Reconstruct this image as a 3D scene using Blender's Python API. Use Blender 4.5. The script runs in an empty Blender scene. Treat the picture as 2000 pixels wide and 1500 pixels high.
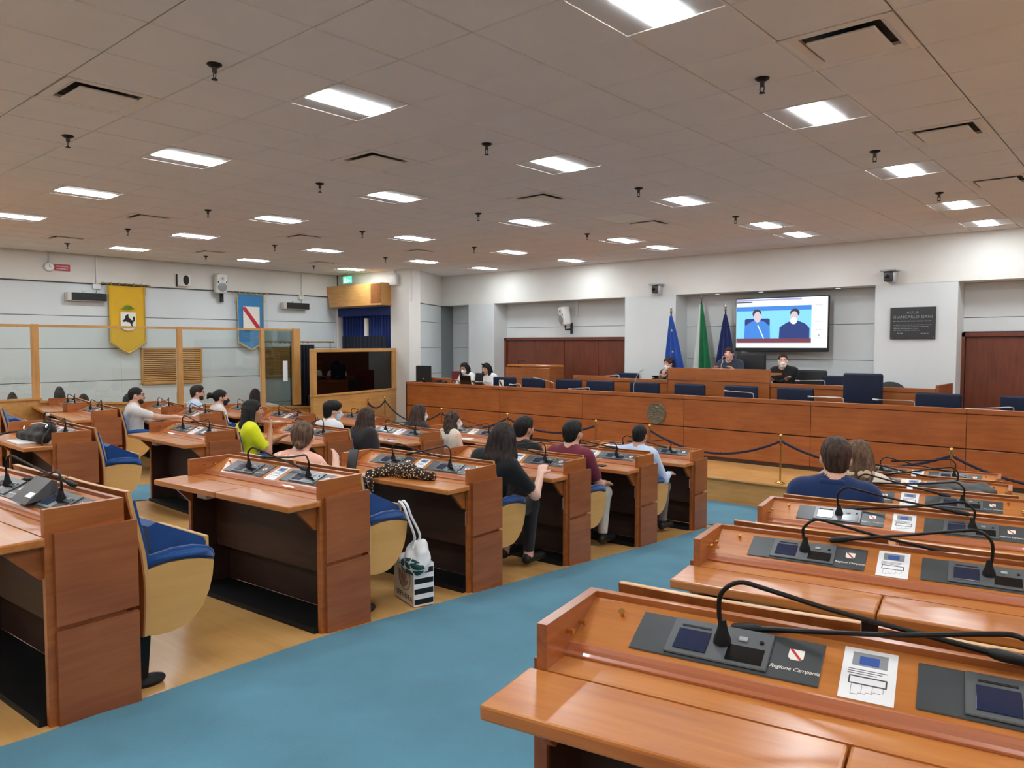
import bpy, bmesh, math, random
import numpy as np
from mathutils import Vector, Matrix

# ---------------------------------------------------------------- camera, world, exposure
SC = bpy.context.scene
COL = SC.collection
ZC = 2.1                       # eye height above the flat floor in front of the podium
YAW, PITCH, FPX = math.radians(41.081), math.radians(2.97), 1482.0
cam_d = bpy.data.cameras.new('camera'); cam = bpy.data.objects.new('camera', cam_d); COL.objects.link(cam)
cam_d.sensor_fit = 'HORIZONTAL'; cam_d.sensor_width = 36.0; cam_d.lens = FPX / 2000 * 36
cam_d.clip_start = 0.05; cam_d.clip_end = 100
fw = Vector((-math.sin(YAW) * math.cos(PITCH), math.cos(YAW) * math.cos(PITCH), -math.sin(PITCH)))
rt = Vector((math.cos(YAW), math.sin(YAW), 0)); up = rt.cross(fw)
cam.matrix_world = Matrix(((rt.x, up.x, -fw.x, 0), (rt.y, up.y, -fw.y, 0), (rt.z, up.z, -fw.z, ZC), (0, 0, 0, 1)))
SC.camera = cam
w = bpy.data.worlds.new('world'); SC.world = w; w.use_nodes = True
w.node_tree.nodes['Background'].inputs[0].default_value = (0.9, 0.95, 1, 1)
w.node_tree.nodes['Background'].inputs[1].default_value = 0.25
SC.view_settings.view_transform = 'Standard'; SC.view_settings.look = 'None'
SC.view_settings.gamma = 1; SC.view_settings.use_curve_mapping = False
SC.view_settings.exposure = 0.52
try:
    SC.cycles.max_bounces = 7; SC.cycles.diffuse_bounces = 4; SC.cycles.glossy_bounces = 3; SC.cycles.transparent_max_bounces = 8; SC.cycles.adaptive_threshold = .03
except Exception: pass
LAMP = 38.0                    # strength of the ceiling lamps
CEIL = 3.79
rng = random.Random(7)
R_ = math.radians

# ---------------------------------------------------------------- materials
MATS = {}
def nmat(name):
    m = bpy.data.materials.new(name); m.use_nodes = True
    MATS[name] = m
    return m, m.node_tree.nodes, m.node_tree.links, m.node_tree.nodes['Principled BSDF']
def lin(c):
    return tuple(((v / 255) / 12.92 if v <= 10 else (((v / 255) + .055) / 1.055) ** 2.4) for v in c) + (1,)
def coords(N, L, scale=(1, 1, 1), rand=True):
    tc = N.new('ShaderNodeTexCoord'); mp = N.new('ShaderNodeMapping'); mp.inputs['Scale'].default_value = scale
    if rand:
        oi = N.new('ShaderNodeObjectInfo'); mu = N.new('ShaderNodeMath'); mu.operation = 'MULTIPLY'; mu.inputs[1].default_value = 37.0
        L.new(oi.outputs['Random'], mu.inputs[0])
        ad = N.new('ShaderNodeVectorMath'); ad.operation = 'ADD'
        L.new(tc.outputs['Object'], ad.inputs[0]); L.new(mu.outputs[0], ad.inputs[1]); L.new(ad.outputs[0], mp.inputs['Vector'])
    else:
        L.new(tc.outputs['Object'], mp.inputs['Vector'])
    return mp.outputs['Vector']
def ramp(N, L, fac, cols, pos=None):
    r = N.new('ShaderNodeValToRGB'); e = r.color_ramp.elements
    while len(e) < len(cols): e.new(.5)
    for i, c in enumerate(cols):
        e[i].position = pos[i] if pos else i / (len(cols) - 1); e[i].color = c
    L.new(fac, r.inputs[0]); return r.outputs[0]
def noise(N, L, vec, sc, det=3, dist=0.0, rough=.55):
    n = N.new('ShaderNodeTexNoise'); n.inputs['Scale'].default_value = sc; n.inputs['Detail'].default_value = det
    n.inputs['Distortion'].default_value = dist; n.inputs['Roughness'].default_value = rough
    L.new(vec, n.inputs['Vector']); return n.outputs[0]
def bump(N, L, b, h, s, d=.01):
    n = N.new('ShaderNodeBump'); n.inputs['Strength'].default_value = s; n.inputs['Distance'].default_value = d
    L.new(h, n.inputs['Height']); L.new(n.outputs[0], b.inputs['Normal'])
def plain(name, c, rough=.5, metal=0.0, spec=.5, coat=0.0, emit=0.0, sheen=0.0, var=0.0, vsc=4.0):
    m, N, L, b = nmat(name)
    b.inputs['Base Color'].default_value = lin(c); b.inputs['Roughness'].default_value = rough
    b.inputs['Metallic'].default_value = metal; b.inputs['Specular IOR Level'].default_value = spec
    b.inputs['Coat Weight'].default_value = coat
    if sheen:
        b.inputs['Sheen Weight'].default_value = sheen; b.inputs['Sheen Roughness'].default_value = .4
    if emit:
        b.inputs['Emission Color'].default_value = lin(c); b.inputs['Emission Strength'].default_value = emit
    if var:
        v = coords(N, L); f = noise(N, L, v, vsc)
        lo = tuple(x * (1 - var) for x in lin(c)[:3]) + (1,); hi = tuple(min(1, x * (1 + var)) for x in lin(c)[:3]) + (1,)
        L.new(ramp(N, L, f, [lo, hi], [.3, .7]), b.inputs['Base Color'])
    return m
def wood(name, dark, mid, light, axis='x', rough=.3, coat=.3, sc=1.0, bumpy=.08, rand=True):
    m, N, L, b = nmat(name)
    s = {'x': (1.2, 14, 14), 'y': (14, 1.2, 14), 'z': (14, 14, 1.2)}[axis]
    v = coords(N, L, tuple(q * sc for q in s), rand)
    f1 = noise(N, L, v, 1.5, 4, .6); v2 = coords(N, L, (1.1, 1.1, 1.1), rand); f2 = noise(N, L, v2, 2.2, 2)
    v3 = coords(N, L, tuple(q * sc * 6 for q in s), rand); f3 = noise(N, L, v3, 1.0, 2)
    a = N.new('ShaderNodeMath'); a.operation = 'MULTIPLY_ADD'; a.inputs[1].default_value = .5
    h = N.new('ShaderNodeMath'); h.operation = 'MULTIPLY'; h.inputs[1].default_value = .38; L.new(f2, h.inputs[0])
    L.new(f1, a.inputs[0]); L.new(h.outputs[0], a.inputs[2])
    a2 = N.new('ShaderNodeMath'); a2.operation = 'MULTIPLY_ADD'; a2.inputs[1].default_value = .14; L.new(f3, a2.inputs[0]); L.new(a.outputs[0], a2.inputs[2])
    L.new(ramp(N, L, a2.outputs[0], [lin(dark), lin(mid), lin(light)], [.32, .5, .68]), b.inputs['Base Color'])
    b.inputs['Roughness'].default_value = rough; b.inputs['Coat Weight'].default_value = coat; b.inputs['Coat Roughness'].default_value = .2
    if bumpy: bump(N, L, b, f3, bumpy, .004)
    return m
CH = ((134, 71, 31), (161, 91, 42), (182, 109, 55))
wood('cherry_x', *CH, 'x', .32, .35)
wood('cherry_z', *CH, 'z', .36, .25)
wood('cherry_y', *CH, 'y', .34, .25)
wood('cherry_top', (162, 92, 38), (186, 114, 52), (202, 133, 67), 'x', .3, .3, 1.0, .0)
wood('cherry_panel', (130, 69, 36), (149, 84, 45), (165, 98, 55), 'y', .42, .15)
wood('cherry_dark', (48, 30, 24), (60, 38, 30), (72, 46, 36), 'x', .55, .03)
wood('dais_wood', (142, 76, 33), (161, 91, 42), (176, 104, 51), 'x', .38, .2, rand=True)
wood('door_wood', (84, 40, 24), (106, 52, 31), (122, 62, 38), 'z', .4, .2)
wood('beech', (200, 150, 80), (210, 161, 92), (217, 170, 102), 'y', .45, .1, .45, .02)
wood('beech_edge', (186, 140, 82), (205, 160, 98), (220, 178, 116), 'z', .4, .2)
wood('honey', (176, 122, 62), (196, 144, 80), (210, 160, 96), 'x', .4, .2)
wood('honey_z', (176, 122, 62), (196, 144, 80), (210, 160, 96), 'z', .4, .2)
wood('floor_wood', (190, 138, 76), (210, 160, 94), (224, 178, 114), 'x', .32, .25, .35, .02, False)
plain('trim_pink', (180, 106, 68), .3, coat=.4)
plain('white_wall', (226, 224, 218), .75, var=.03, vsc=1.5)
plain('grey_panel', (216, 223, 225), .6, var=.035, vsc=1.2)
plain('grey_wall', (214, 218, 218), .65, var=.03, vsc=1.5)
plain('seam', (120, 126, 128), .8)
plain('tile', (226, 223, 222), .85, var=.02, vsc=3)
plain('tile_bright', (232, 232, 228), .6)
plain('grid_bar', (186, 182, 182), .7)
plain('louver', (206, 206, 206), .45)
plain('lamp_glow', (243, 250, 255), .5, emit=LAMP)
plain('vent_white', (226, 220, 214), .6)
plain('black', (14, 14, 15), .55)
plain('black_gloss', (12, 12, 14), .2)
plain('black_rubber', (15, 16, 17), .6, spec=.3, var=.2, vsc=8)
plain('black_metal', (11, 11, 12), .42, spec=.3)
plain('dark_grey', (62, 65, 67), .4)
plain('plate', (66, 70, 73), .36, var=.06, vsc=10)
plain('module', (88, 92, 94), .32, spec=.6)
plain('screen_off', (38, 46, 72), .12)
plain('button_grey', (170, 172, 172), .4)
plain('white_plastic', (226, 226, 222), .4)
plain('off_white', (206, 204, 198), .5)
plain('paper', (240, 241, 242), .35)
plain('ink', (70, 74, 80), .5)
plain('print_blue', (52, 86, 160), .4)
plain('print_grey', (140, 144, 148), .4)
plain('red_band', (196, 30, 52), .5)
plain('navy_seat', (15, 26, 52), .55, spec=.3, var=.12, vsc=3)
plain('black_seat', (24, 25, 28), .55)
plain('brass', (212, 168, 98), .22, metal=1.0)
plain('chrome', (210, 210, 212), .18, metal=1.0)
plain('steel', (190, 192, 194), .35, metal=.6)
plain('bronze', (120, 116, 100), .45, metal=.7, var=.3, vsc=25)
plain('plaque', (52, 54, 56), .3)
plain('letter_grey', (150, 152, 152), .4)
plain('exit_green', (70, 190, 140), .4, emit=1.2)
plain('exit_white', (230, 250, 240), .4, emit=1.5)
plain('sign_red', (190, 40, 62), .5)
plain('gold', (206, 168, 60), .5, var=.1)
plain('emblem_white', (236, 232, 222), .7)
plain('emblem_green', (110, 140, 40), .7)
plain('fringe_gold', (200, 172, 110), .8, var=.2, vsc=40)
plain('rope_navy', (30, 26, 50), .8, var=.4, vsc=60)
plain('skin_a', (214, 164, 138), .5); plain('skin_b', (190, 136, 108), .5); plain('skin_c', (226, 180, 158), .5)
plain('lips', (170, 96, 88), .5); plain('eye_dark', (30, 22, 20), .2)
plain('mask_white', (238, 238, 236), .7); plain('mask_blue', (196, 214, 228), .7); plain('mask_black', (22, 22, 24), .7)
plain('leather_red', (120, 40, 34), .45)
plain('tan_paper', (214, 204, 184), .7, var=.04, vsc=6)
plain('tan_print', (150, 122, 100), .7)
plain('teal_print', (22, 74, 76), .7)
plain('jacket_grey', (92, 92, 92), .8, var=.2, vsc=8)
plain('glass_frame', (30, 24, 22), .3)
def fabric(name, c, sc=300, sheen=.3, var=.15, big=2.5, rough=.85, bs=.25):
    m, N, L, b = nmat(name)
    v = coords(N, L); f = noise(N, L, v, big, 3); g = noise(N, L, v, sc, 2)
    lo = tuple(x * (1 - var) for x in lin(c)[:3]) + (1,); hi = tuple(min(1, x * (1 + var)) for x in lin(c)[:3]) + (1,)
    L.new(ramp(N, L, f, [lo, hi], [.3, .7]), b.inputs['Base Color'])
    b.inputs['Roughness'].default_value = rough; b.inputs['Sheen Weight'].default_value = sheen; b.inputs['Specular IOR Level'].default_value = .25
    bump(N, L, b, g, bs, .004)
    return m
fabric('blue_velvet', (16, 66, 128), 220, .35, .22, 5)
fabric('blue_curtain', (24, 46, 108), 200, .2, .12, 3)
fabric('black_curtain', (20, 24, 36), 200, .1, .15, 3)
fabric('carpet', (82, 131, 150), 160, .1, .14, 1.6, .95, .5)
fabric('yellow_cloth', (222, 176, 46), 250, .3, .05, 3)
fabric('blue_cloth', (66, 132, 186), 250, .3, .05, 3)
fabric('flag_eu', (30, 70, 150), 250, .2, .2, 4); fabric('flag_green', (24, 110, 66), 250, .2, .2, 4); fabric('flag_white', (225, 225, 220), 250, .2, .05, 4); fabric('flag_navy', (26, 38, 88), 250, .2, .2, 4)
for n, c in dict(top_white=(232, 232, 232), top_sky=(200, 214, 232), top_black=(26, 26, 28), top_maroon=(112, 40, 56), top_navy=(26, 46, 88), top_blueshirt=(192, 208, 232),
                 top_yellow=(222, 224, 30), top_pink=(232, 170, 148), top_beige=(224, 206, 186), top_dark=(48, 42, 44), top_charcoal=(54, 60, 74), top_cream=(214, 208, 204), trouser_light=(200, 196, 186),
                 trouser_grey=(112, 106, 102), jeans_black=(40, 40, 44), scarf_beige=(200, 172, 138)).items():
    fabric(n, c, 260, .15, .08, 6, .85, .15)
def hairmat(name, d, l):
    m, N, L, b = nmat(name)
    v = coords(N, L, (40, 40, 5), False); f = noise(N, L, v, 1.6, 3, .4)
    L.new(ramp(N, L, f, [lin(d), lin(l)], [.35, .7]), b.inputs['Base Color']); b.inputs['Roughness'].default_value = .6; b.inputs['Specular IOR Level'].default_value = .25
    bump(N, L, b, f, .5, .01)
hairmat('hair_black', (14, 13, 14), (36, 32, 32)); hairmat('hair_brown', (36, 26, 22), (84, 62, 50)); hairmat('hair_light', (62, 46, 36), (128, 98, 74)); hairmat('hair_dark', (24, 20, 19), (62, 50, 44))
def dotted(name, base, dot, sc, thr, seed=0.0):
    m, N, L, b = nmat(name)
    v = coords(N, L, (1, 1, 1), False); vo = N.new('ShaderNodeTexVoronoi'); vo.inputs['Scale'].default_value = sc; L.new(v, vo.inputs['Vector'])
    L.new(ramp(N, L, vo.outputs['Distance'], [lin(dot), lin(dot), lin(base), lin(base)], [0, thr, thr + .06, 1]), b.inputs['Base Color']); b.inputs['Roughness'].default_value = .8
dotted('top_pink_dots', (236, 176, 154), (250, 220, 202), 20, .26)
def leopard():
    m, N, L, b = nmat('leopard')
    v = coords(N, L, (1, 1, 1), False); vo = N.new('ShaderNodeTexVoronoi'); vo.inputs['Scale'].default_value = 62; L.new(v, vo.inputs['Vector'])
    L.new(ramp(N, L, vo.outputs['Distance'], [lin((250, 236, 208)), lin((214, 170, 110)), lin((24, 15, 12)), lin((24, 15, 12))], [.12, .28, .40, 1]), b.inputs['Base Color']); b.inputs['Roughness'].default_value = .8
leopard()
def glass(name, tint, rough=.02, alpha=.12):
    m, N, L, b = nmat(name)
    N.remove(b); out = N['Material Output']
    t = N.new('ShaderNodeBsdfTransparent'); t.inputs[0].default_value = tint
    g = N.new('ShaderNodeBsdfGlossy'); g.inputs['Roughness'].default_value = rough; g.inputs[0].default_value = (1, 1, 1, 1)
    mx = N.new('ShaderNodeMixShader'); fr = N.new('ShaderNodeFresnel'); fr.inputs[0].default_value = 1.5
    L.new(fr.outputs[0], mx.inputs[0]); L.new(t.outputs[0], mx.inputs[1]); L.new(g.outputs[0], mx.inputs[2]); L.new(mx.outputs[0], out.inputs[0])
glass('glass_clear', (.93, .96, .95, 1)); glass('glass_tint', (.52, .58, .55, 1)); glass('glass_dark', (.34, .36, .38, 1))
def emis(name, c, s):
    m, N, L, b = nmat(name)
    b.inputs['Base Color'].default_value = (.02, .02, .02, 1); b.inputs['Roughness'].default_value = .3
    b.inputs['Emission Color'].default_value = lin(c); b.inputs['Emission Strength'].default_value = s
for n, c in dict(scr_white=(226, 240, 250), scr_sky=(120, 196, 232), scr_blue=(52, 120, 200), scr_navy=(20, 46, 110), scr_maroon=(104, 50, 66), scr_skin=(196, 178, 190), scr_hair=(40, 34, 44), scr_mask=(240, 244, 252), scr_lilac=(150, 150, 190), scr_grey=(150, 160, 170)).items():
    emis(n, c, 1.0)

# ---------------------------------------------------------------- mesh helpers
class MB:
    def __init__(s): s.v = []; s.f = []
    def add(s, vs, fs):
        o = len(s.v); s.v += [tuple(p) for p in vs]; s.f += [tuple(i + o for i in q) for q in fs]; return s
    def box(s, x0, x1, y0, y1, z0, z1):
        return s.add([(x0, y0, z0), (x1, y0, z0), (x1, y1, z0), (x0, y1, z0), (x0, y0, z1), (x1, y0, z1), (x1, y1, z1), (x0, y1, z1)],
                     [(3, 2, 1, 0), (4, 5, 6, 7), (0, 1, 5, 4), (1, 2, 6, 5), (2, 3, 7, 6), (3, 0, 4, 7)])
    def rbox(s, x0, x1, y0, y1, z0, z1, b=.006, seg=2):
        bm = bmesh.new(); bmesh.ops.create_cube(bm, size=1)
        for v in bm.verts:
            v.co = Vector(((x0 + x1) / 2 + v.co.x * (x1 - x0), (y0 + y1) / 2 + v.co.y * (y1 - y0), (z0 + z1) / 2 + v.co.z * (z1 - z0)))
        bmesh.ops.bevel(bm, geom=bm.edges[:], offset=b, segments=seg, affect='EDGES', profile=.5)
        bm.verts.index_update()
        s.add([v.co[:] for v in bm.verts], [[v.index for v in f.verts] for f in bm.faces]); bm.free(); return s
    def prism(s, poly, axis, a, b):
        n = len(poly)
        def P(p, t): return {'x': (t, p[0], p[1]), 'y': (p[0], t, p[1]), 'z': (p[0], p[1], t)}[axis]
        vs = [P(p, a) for p in poly] + [P(p, b) for p in poly]
        return s.add(vs, [tuple(range(n))[::-1], tuple(range(n, 2 * n))] + [(i, (i + 1) % n, n + (i + 1) % n, n + i) for i in range(n)])
    def tube(s, pts, r, n=8, cap=True):
        pts = [Vector(p) for p in pts]; rs = r if isinstance(r, (list, tuple)) else [r] * len(pts)
        o = len(s.v); pn = None; prev = None
        for i, p in enumerate(pts):
            d = (pts[min(i + 1, len(pts) - 1)] - pts[max(i - 1, 0)]).normalized()
            if prev is None:
                a = Vector((0, 0, 1)) if abs(d.z) < .9 else Vector((1, 0, 0)); nrm = d.cross(a).normalized()
            else:
                nrm = (prev - d * prev.dot(d)); nrm = nrm.normalized() if nrm.length > 1e-6 else d.orthogonal().normalized()
            prev = nrm; bn = d.cross(nrm)
            for k in range(n):
                t = 2 * math.pi * k / n; s.v.append(tuple(p + (nrm * math.cos(t) + bn * math.sin(t)) * rs[i]))
        for i in range(len(pts) - 1):
            for k in range(n):
                s.f.append((o + i * n + k, o + i * n + (k + 1) % n, o + (i + 1) * n + (k + 1) % n, o + (i + 1) * n + k))
        if cap:
            s.f.append(tuple(o + k for k in range(n))[::-1]); e = o + (len(pts) - 1) * n; s.f.append(tuple(e + k for k in range(n)))
        return s
    def lathe(s, prof, c=(0, 0, 0), n=16, axis='z'):
        o = len(s.v); m = len(prof)
        for r, h in prof:
            for k in range(n):
                t = 2 * math.pi * k / n; a, b = r * math.cos(t), r * math.sin(t)
                s.v.append({'z': (c[0] + a, c[1] + b, c[2] + h), 'y': (c[0] + a, c[1] + h, c[2] + b), 'x': (c[0] + h, c[1] + a, c[2] + b)}[axis])
        for i in range(m - 1):
            for k in range(n):
                s.f.append((o + i * n + k, o + i * n + (k + 1) % n, o + (i + 1) * n + (k + 1) % n, o + (i + 1) * n + k))
        s.f.append(tuple(o + k for k in range(n))[::-1]); s.f.append(tuple(o + (m - 1) * n + k for k in range(n))); return s
    def ell(s, c, r, nu=14, nv=9):
        o = len(s.v)
        for i in range(1, nv):
            ph = math.pi * i / nv
            for k in range(nu):
                t = 2 * math.pi * k / nu
                s.v.append((c[0] + r[0] * math.sin(ph) * math.cos(t), c[1] + r[1] * math.sin(ph) * math.sin(t), c[2] + r[2] * math.cos(ph)))
        s.v.append((c[0], c[1], c[2] + r[2])); s.v.append((c[0], c[1], c[2] - r[2])); T = len(s.v) - 2
        for i in range(nv - 2):
            for k in range(nu):
                s.f.append((o + i * nu + k, o + (i + 1) * nu + k, o + (i + 1) * nu + (k + 1) % nu, o + i * nu + (k + 1) % nu))
        for k in range(nu):
            s.f.append((T, o + k, o + (k + 1) % nu)); e = o + (nv - 2) * nu; s.f.append((T + 1, e + (k + 1) % nu, e + k))
        return s
    def xf(s, M):
        s.v = [tuple(M @ Vector(p)) for p in s.v]; return s
    def mesh(s, name, mat, smooth=False):
        me = bpy.data.meshes.new(name); me.from_pydata(s.v, [], s.f); me.materials.append(MATS[mat])
        bm = bmesh.new(); bm.from_mesh(me); bmesh.ops.recalc_face_normals(bm, faces=bm.faces[:]); bm.to_mesh(me); bm.free()
        if smooth:
            me.shade_smooth()
            try: me.set_sharp_from_angle(angle=R_(40))
            except Exception: pass
        return me
    def build(s, name, mat, parent=None, smooth=False, label=None):
        o = bpy.data.objects.new(name, s.mesh(name, mat, smooth)); COL.objects.link(o)
        if parent: o.parent = parent
        if label: o['label'] = label
        return o
def tag(o, label, cat, group=None):
    o['label'] = label; o['category'] = cat
    if group: o['group'] = group
    return o
def struct(o): o['kind'] = 'structure'; return o
def thing(name, label, cat, loc=(0, 0, 0), rz=0.0, group=None):
    o = bpy.data.objects.new(name, None); o.empty_display_size = .1; COL.objects.link(o)
    o.location = loc; o.rotation_euler = (0, 0, rz); return tag(o, label, cat, group)
def copy_tree(o, parent=None):
    c = o.copy(); COL.objects.link(c); c.parent = parent
    for ch in CH_OF.get(o.name, ()): copy_tree(ch, c)
    return c
CH_OF = {}
def index_children(root):
    CH_OF[root.name] = list(root.children)
    for c in root.children: index_children(c)
def arc(p0, p1, p2, n=8):
    p0, p1, p2 = Vector(p0), Vector(p1), Vector(p2)
    return [tuple(p0 * (1 - t) ** 2 + p1 * 2 * t * (1 - t) + p2 * t * t) for t in [i / n for i in range(n + 1)]]
def spline(P, n=6):
    P = [Vector(p) for p in P]; out = []
    for i in range(len(P) - 1):
        a, b, c, d = P[max(i - 1, 0)], P[i], P[i + 1], P[min(i + 2, len(P) - 1)]
        for k in range(n):
            t = k / n
            out.append(tuple(.5 * ((2 * b) + (c - a) * t + (2 * a - 5 * b + 4 * c - d) * t * t + (3 * b - a - 3 * c + d) * t ** 3)))
    out.append(tuple(P[-1])); return out
def text_mesh(body, size, shear=0.0, extrude=.0005, space=1.0, bold=0.0):
    cu = bpy.data.curves.new('lettering', 'FONT'); cu.body = body; cu.size = size; cu.shear = shear; cu.extrude = extrude
    cu.align_x = 'CENTER'; cu.align_y = 'CENTER'; cu.space_character = space; cu.resolution_u = 2; cu.offset = bold
    ob = bpy.data.objects.new('lettering', cu); COL.objects.link(ob)
    dg = bpy.context.evaluated_depsgraph_get(); me = bpy.data.meshes.new_from_object(ob.evaluated_get(dg))
    bpy.data.objects.remove(ob); bpy.data.curves.remove(cu); return me
def text_obj(body, size, mat, parent, M, **k):
    me = text_mesh(body, size, **k); me.materials.clear(); me.materials.append(MATS[mat]); me.transform(M)
    o = bpy.data.objects.new('lettering', me); COL.objects.link(o); o.parent = parent; return o
# floor: a ramp that falls towards the podium in shallow arcs, flat in front of it
A0, RR, KS = -5.893, 33.2, .081
def fl(x, y):
    return max(0.0, ZC - 1.41 - KS * (max(y, -1.5) - (x - A0) ** 2 / (2 * RR)))
# ================================================================ THE SETTING
X0, X1, Y0, Y1 = -15.6, 5.6, -5.2, 13.2
# floor (one ramped sheet with thickness)
def sheet(xs_of_y, ys, dz, thick):
    m = MB(); n = len(xs_of_y(ys[0]))
    for y in ys:
        for x in xs_of_y(y): m.v.append((x, y, fl(x, y) + dz))
    for a in range(len(ys) - 1):
        for b in range(n - 1):
            m.f.append((a * n + b, a * n + b + 1, (a + 1) * n + b + 1, (a + 1) * n + b))
    k = len(m.v); top = list(m.v)
    m.v += [(p[0], p[1], p[2] - thick) for p in top]
    m.f += [tuple(k + i for i in q[::-1]) for q in list(m.f)]
    ny = len(ys); loop = [b for b in range(n)] + [a * n + n - 1 for a in range(1, ny)] + [(ny - 1) * n + b for b in range(n - 2, -1, -1)] + [a * n for a in range(ny - 2, 0, -1)]
    m.f += [(loop[i], loop[(i + 1) % len(loop)], k + loop[(i + 1) % len(loop)], k + loop[i]) for i in range(len(loop))]
    return m
ysF = [Y0 + i * (9.4 - Y0) / 60 for i in range(61)]
floor = struct(sheet(lambda y: [X0 + i * (X1 - X0) / 60 for i in range(61)], ysF, 0, .12).build('floor', 'floor_wood', None, True))
def lerp_tab(tab, y):
    for (ya, xa), (yb, xb) in zip(tab, tab[1:]):
        if y <= yb: return xa + (xb - xa) * max(0, min(1, (y - ya) / (yb - ya)))
    return tab[-1][1]
LB = [(-5, -2.85), (-1, -2.98), (.9, -3.17), (2.4, -3.45), (3.65, -3.54), (4.85, -3.62), (6.05, -3.69), (7.35, -3.8), (7.9, -3.85)]
RB = [(-5, .5), (1.2, -.9), (2.5, -1.1), (4, -1.45), (5.2, -1.75), (6.4, -2.0), (7.6, -2.25), (7.9, -2.3)]
def carpet(name, lo, hi, ys, n=10):
    return sheet(lambda y: [lo(y) + (hi(y) - lo(y)) * i / n for i in range(n + 1)], ys, .009, .008).build(name, 'carpet', floor, True)
fr = lambda a, b, n: [a + (b - a) * i / n for i in range(n + 1)]
carpet('carpet_runner', lambda y: lerp_tab(LB, y), lambda y: lerp_tab(RB, y), fr(-5, 7.9, 50), 14)
carpet('carpet_runner', lambda y: -12.35, lambda y: 5.4, fr(7.9, 9.39, 8), 40)
carpet('carpet_runner', lambda y: -6.75 + .03 * y, lambda y: -5.25 + .03 * y, fr(-3, 7.9, 40), 5)
carpet('carpet_runner', lambda y: -9.85 + .1 * y, lambda y: -8.6 + .07 * y, fr(-1, 7.9, 36), 5)
# podium platform with its riser
MB().box(-12.9, X1, 9.43, 13.9, 0, .32).build('floor', 'honey', floor).name = 'podium_step'
MB().rbox(-12.9, X1, 9.40, 9.47, .295, .324, .008).build('step_nosing', 'honey', floor)
MB().box(-12.3, X1 - .2, 10.86, 13.66, .32, .47).build('podium_tier', 'honey', floor)
MB().box(-8.95, -2.5, 12.12, 13.66, .47, .62).build('podium_tier', 'honey', floor)
MB().box(-6.85, -4.95, 12.16, 13.66, .62, .82).build('podium_tier', 'honey', floor)

# ceiling: slab, grid bars behind tiles, tiles as pieces
ceiling = struct(MB().box(X0 - .3, X1 + .3, Y0 - .3, 14.2, CEIL + .05, CEIL + .2).build('ceiling', 'grid_bar'))
gx, gy, px_, py_ = -3.526, 2.4316, .598, .602
LC = [(j, i) for j in (2, -2, -6, -10, -14, -18) for i in (-7, -3, 1, 5, 9, 13)] + [(6, i) for i in (-7, -3, 1, 5, 9, 13)] + [(10, i) for i in (-7, -3, 1, 5, 9, 13)] + [(2, 16), (-2, 15), (-6, 15), (-10, 16), (-14, 16), (6, 16)]
VC = [(-4, -1), (-4, 3), (-4, 7), (-4, 11), (3, 3), (3, 7), (3, 11), (-12, 3), (-12, 7), (-12, 11), (-17, 3), (-17, 7), (-17, 11)]
occ = set(LC) | set(VC)
vm = cam.matrix_world.inverted()
def project(p):
    q = vm @ Vector(p)
    if q.z > -.1: return None
    return 1000 + FPX * q.x / -q.z, 750 - FPX * q.y / -q.z, -q.z
tiles = []
for j in range(-21, 16):
    for i in range(-13, 18):
        if (j, i) in occ: continue
        cx, cy = gx + px_ * (j + .5), gy + py_ * (i + .5)
        if cx < X0 + .02 or cx > X1 or cy > 13.45 or cy < Y0: continue
        q = project((cx, cy, CEIL)); vis = q is not None and -60 < q[0] < 2060 and -60 < q[1] < 700
        tiles.append((0 if vis else 1, q[2] if q else 99, cx, cy))
tiles.sort()
tm = MB()
a, b, t_ = px_ / 2 - .004, py_ / 2 - .004, .006
tm.add([(-a, -b, .012), (a, -b, .012), (a, b, .012), (-a, b, .012), (-a, -b, t_), (a, -b, t_), (a, b, t_), (-a, b, t_), (-a + .006, -b + .006, 0), (a - .006, -b + .006, 0), (a - .006, b - .006, 0), (-a + .006, b - .006, 0)],
       [(0, 1, 2, 3), (0, 4, 5, 1), (1, 5, 6, 2), (2, 6, 7, 3), (3, 7, 4, 0), (4, 8, 9, 5), (5, 9, 10, 6), (6, 10, 11, 7), (7, 11, 8, 4), (8, 11, 10, 9)])
tme = tm.mesh('ceiling_tile', 'tile'); rest = MB()
bright_me = tm.mesh('ceiling_tile', 'tile_bright')
for n, (v, d, cx, cy) in enumerate(tiles):
    isb = abs(cx - (gx - 3.5 * px_)) < .1 and abs(cy - (gy + 10.5 * py_)) < .1
    if n < 299 or isb:
        o = bpy.data.objects.new('ceiling_tile', bright_me if isb else tme); COL.objects.link(o); o.location = (cx, cy, CEIL); o.parent = ceiling
        if isb: o['label'] = 'brighter white replacement tile'
    else:
        rest.add([(p[0] + cx, p[1] + cy, p[2] + CEIL) for p in tm.v], tm.f)
o = rest.build('ceiling_tile_field', 'tile', ceiling); o['kind'] = 'stuff'
# perimeter strip of the ceiling grid
# lamps
def make_lamp():
    r = thing('ceiling_light', 'square recessed ceiling light with a glowing white strip', 'ceiling light', group='recessed lights in the tiled ceiling')
    m = MB(); h = .296
    for s in (-1, 1):
        m.box(s * h - .008, s * h + .008, -h, h, -.004, .02); m.box(-h, h, s * h - .008, s * h + .008, -.004, .02)
    m.build('frame', 'vent_white', r)
    for s in (-1, 1): MB().box(min(s * .108, s * .288), max(s * .108, s * .288), -.286, .286, .001, .012).build('reflector', 'louver', r)
    MB().box(-.105, .105, -.284, .284, -.006, .03).build('lamp_strip', 'lamp_glow', r)
    return r
lamp = make_lamp(); index_children(lamp)
def place_all(proto, spots, rzs=None):
    out = []
    for n, p in enumerate(spots):
        o = proto if n == 0 else copy_tree(proto)
        o.location = p
        if rzs: o.rotation_euler = (0, 0, rzs[n])
        out.append(o)
    return out
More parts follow.
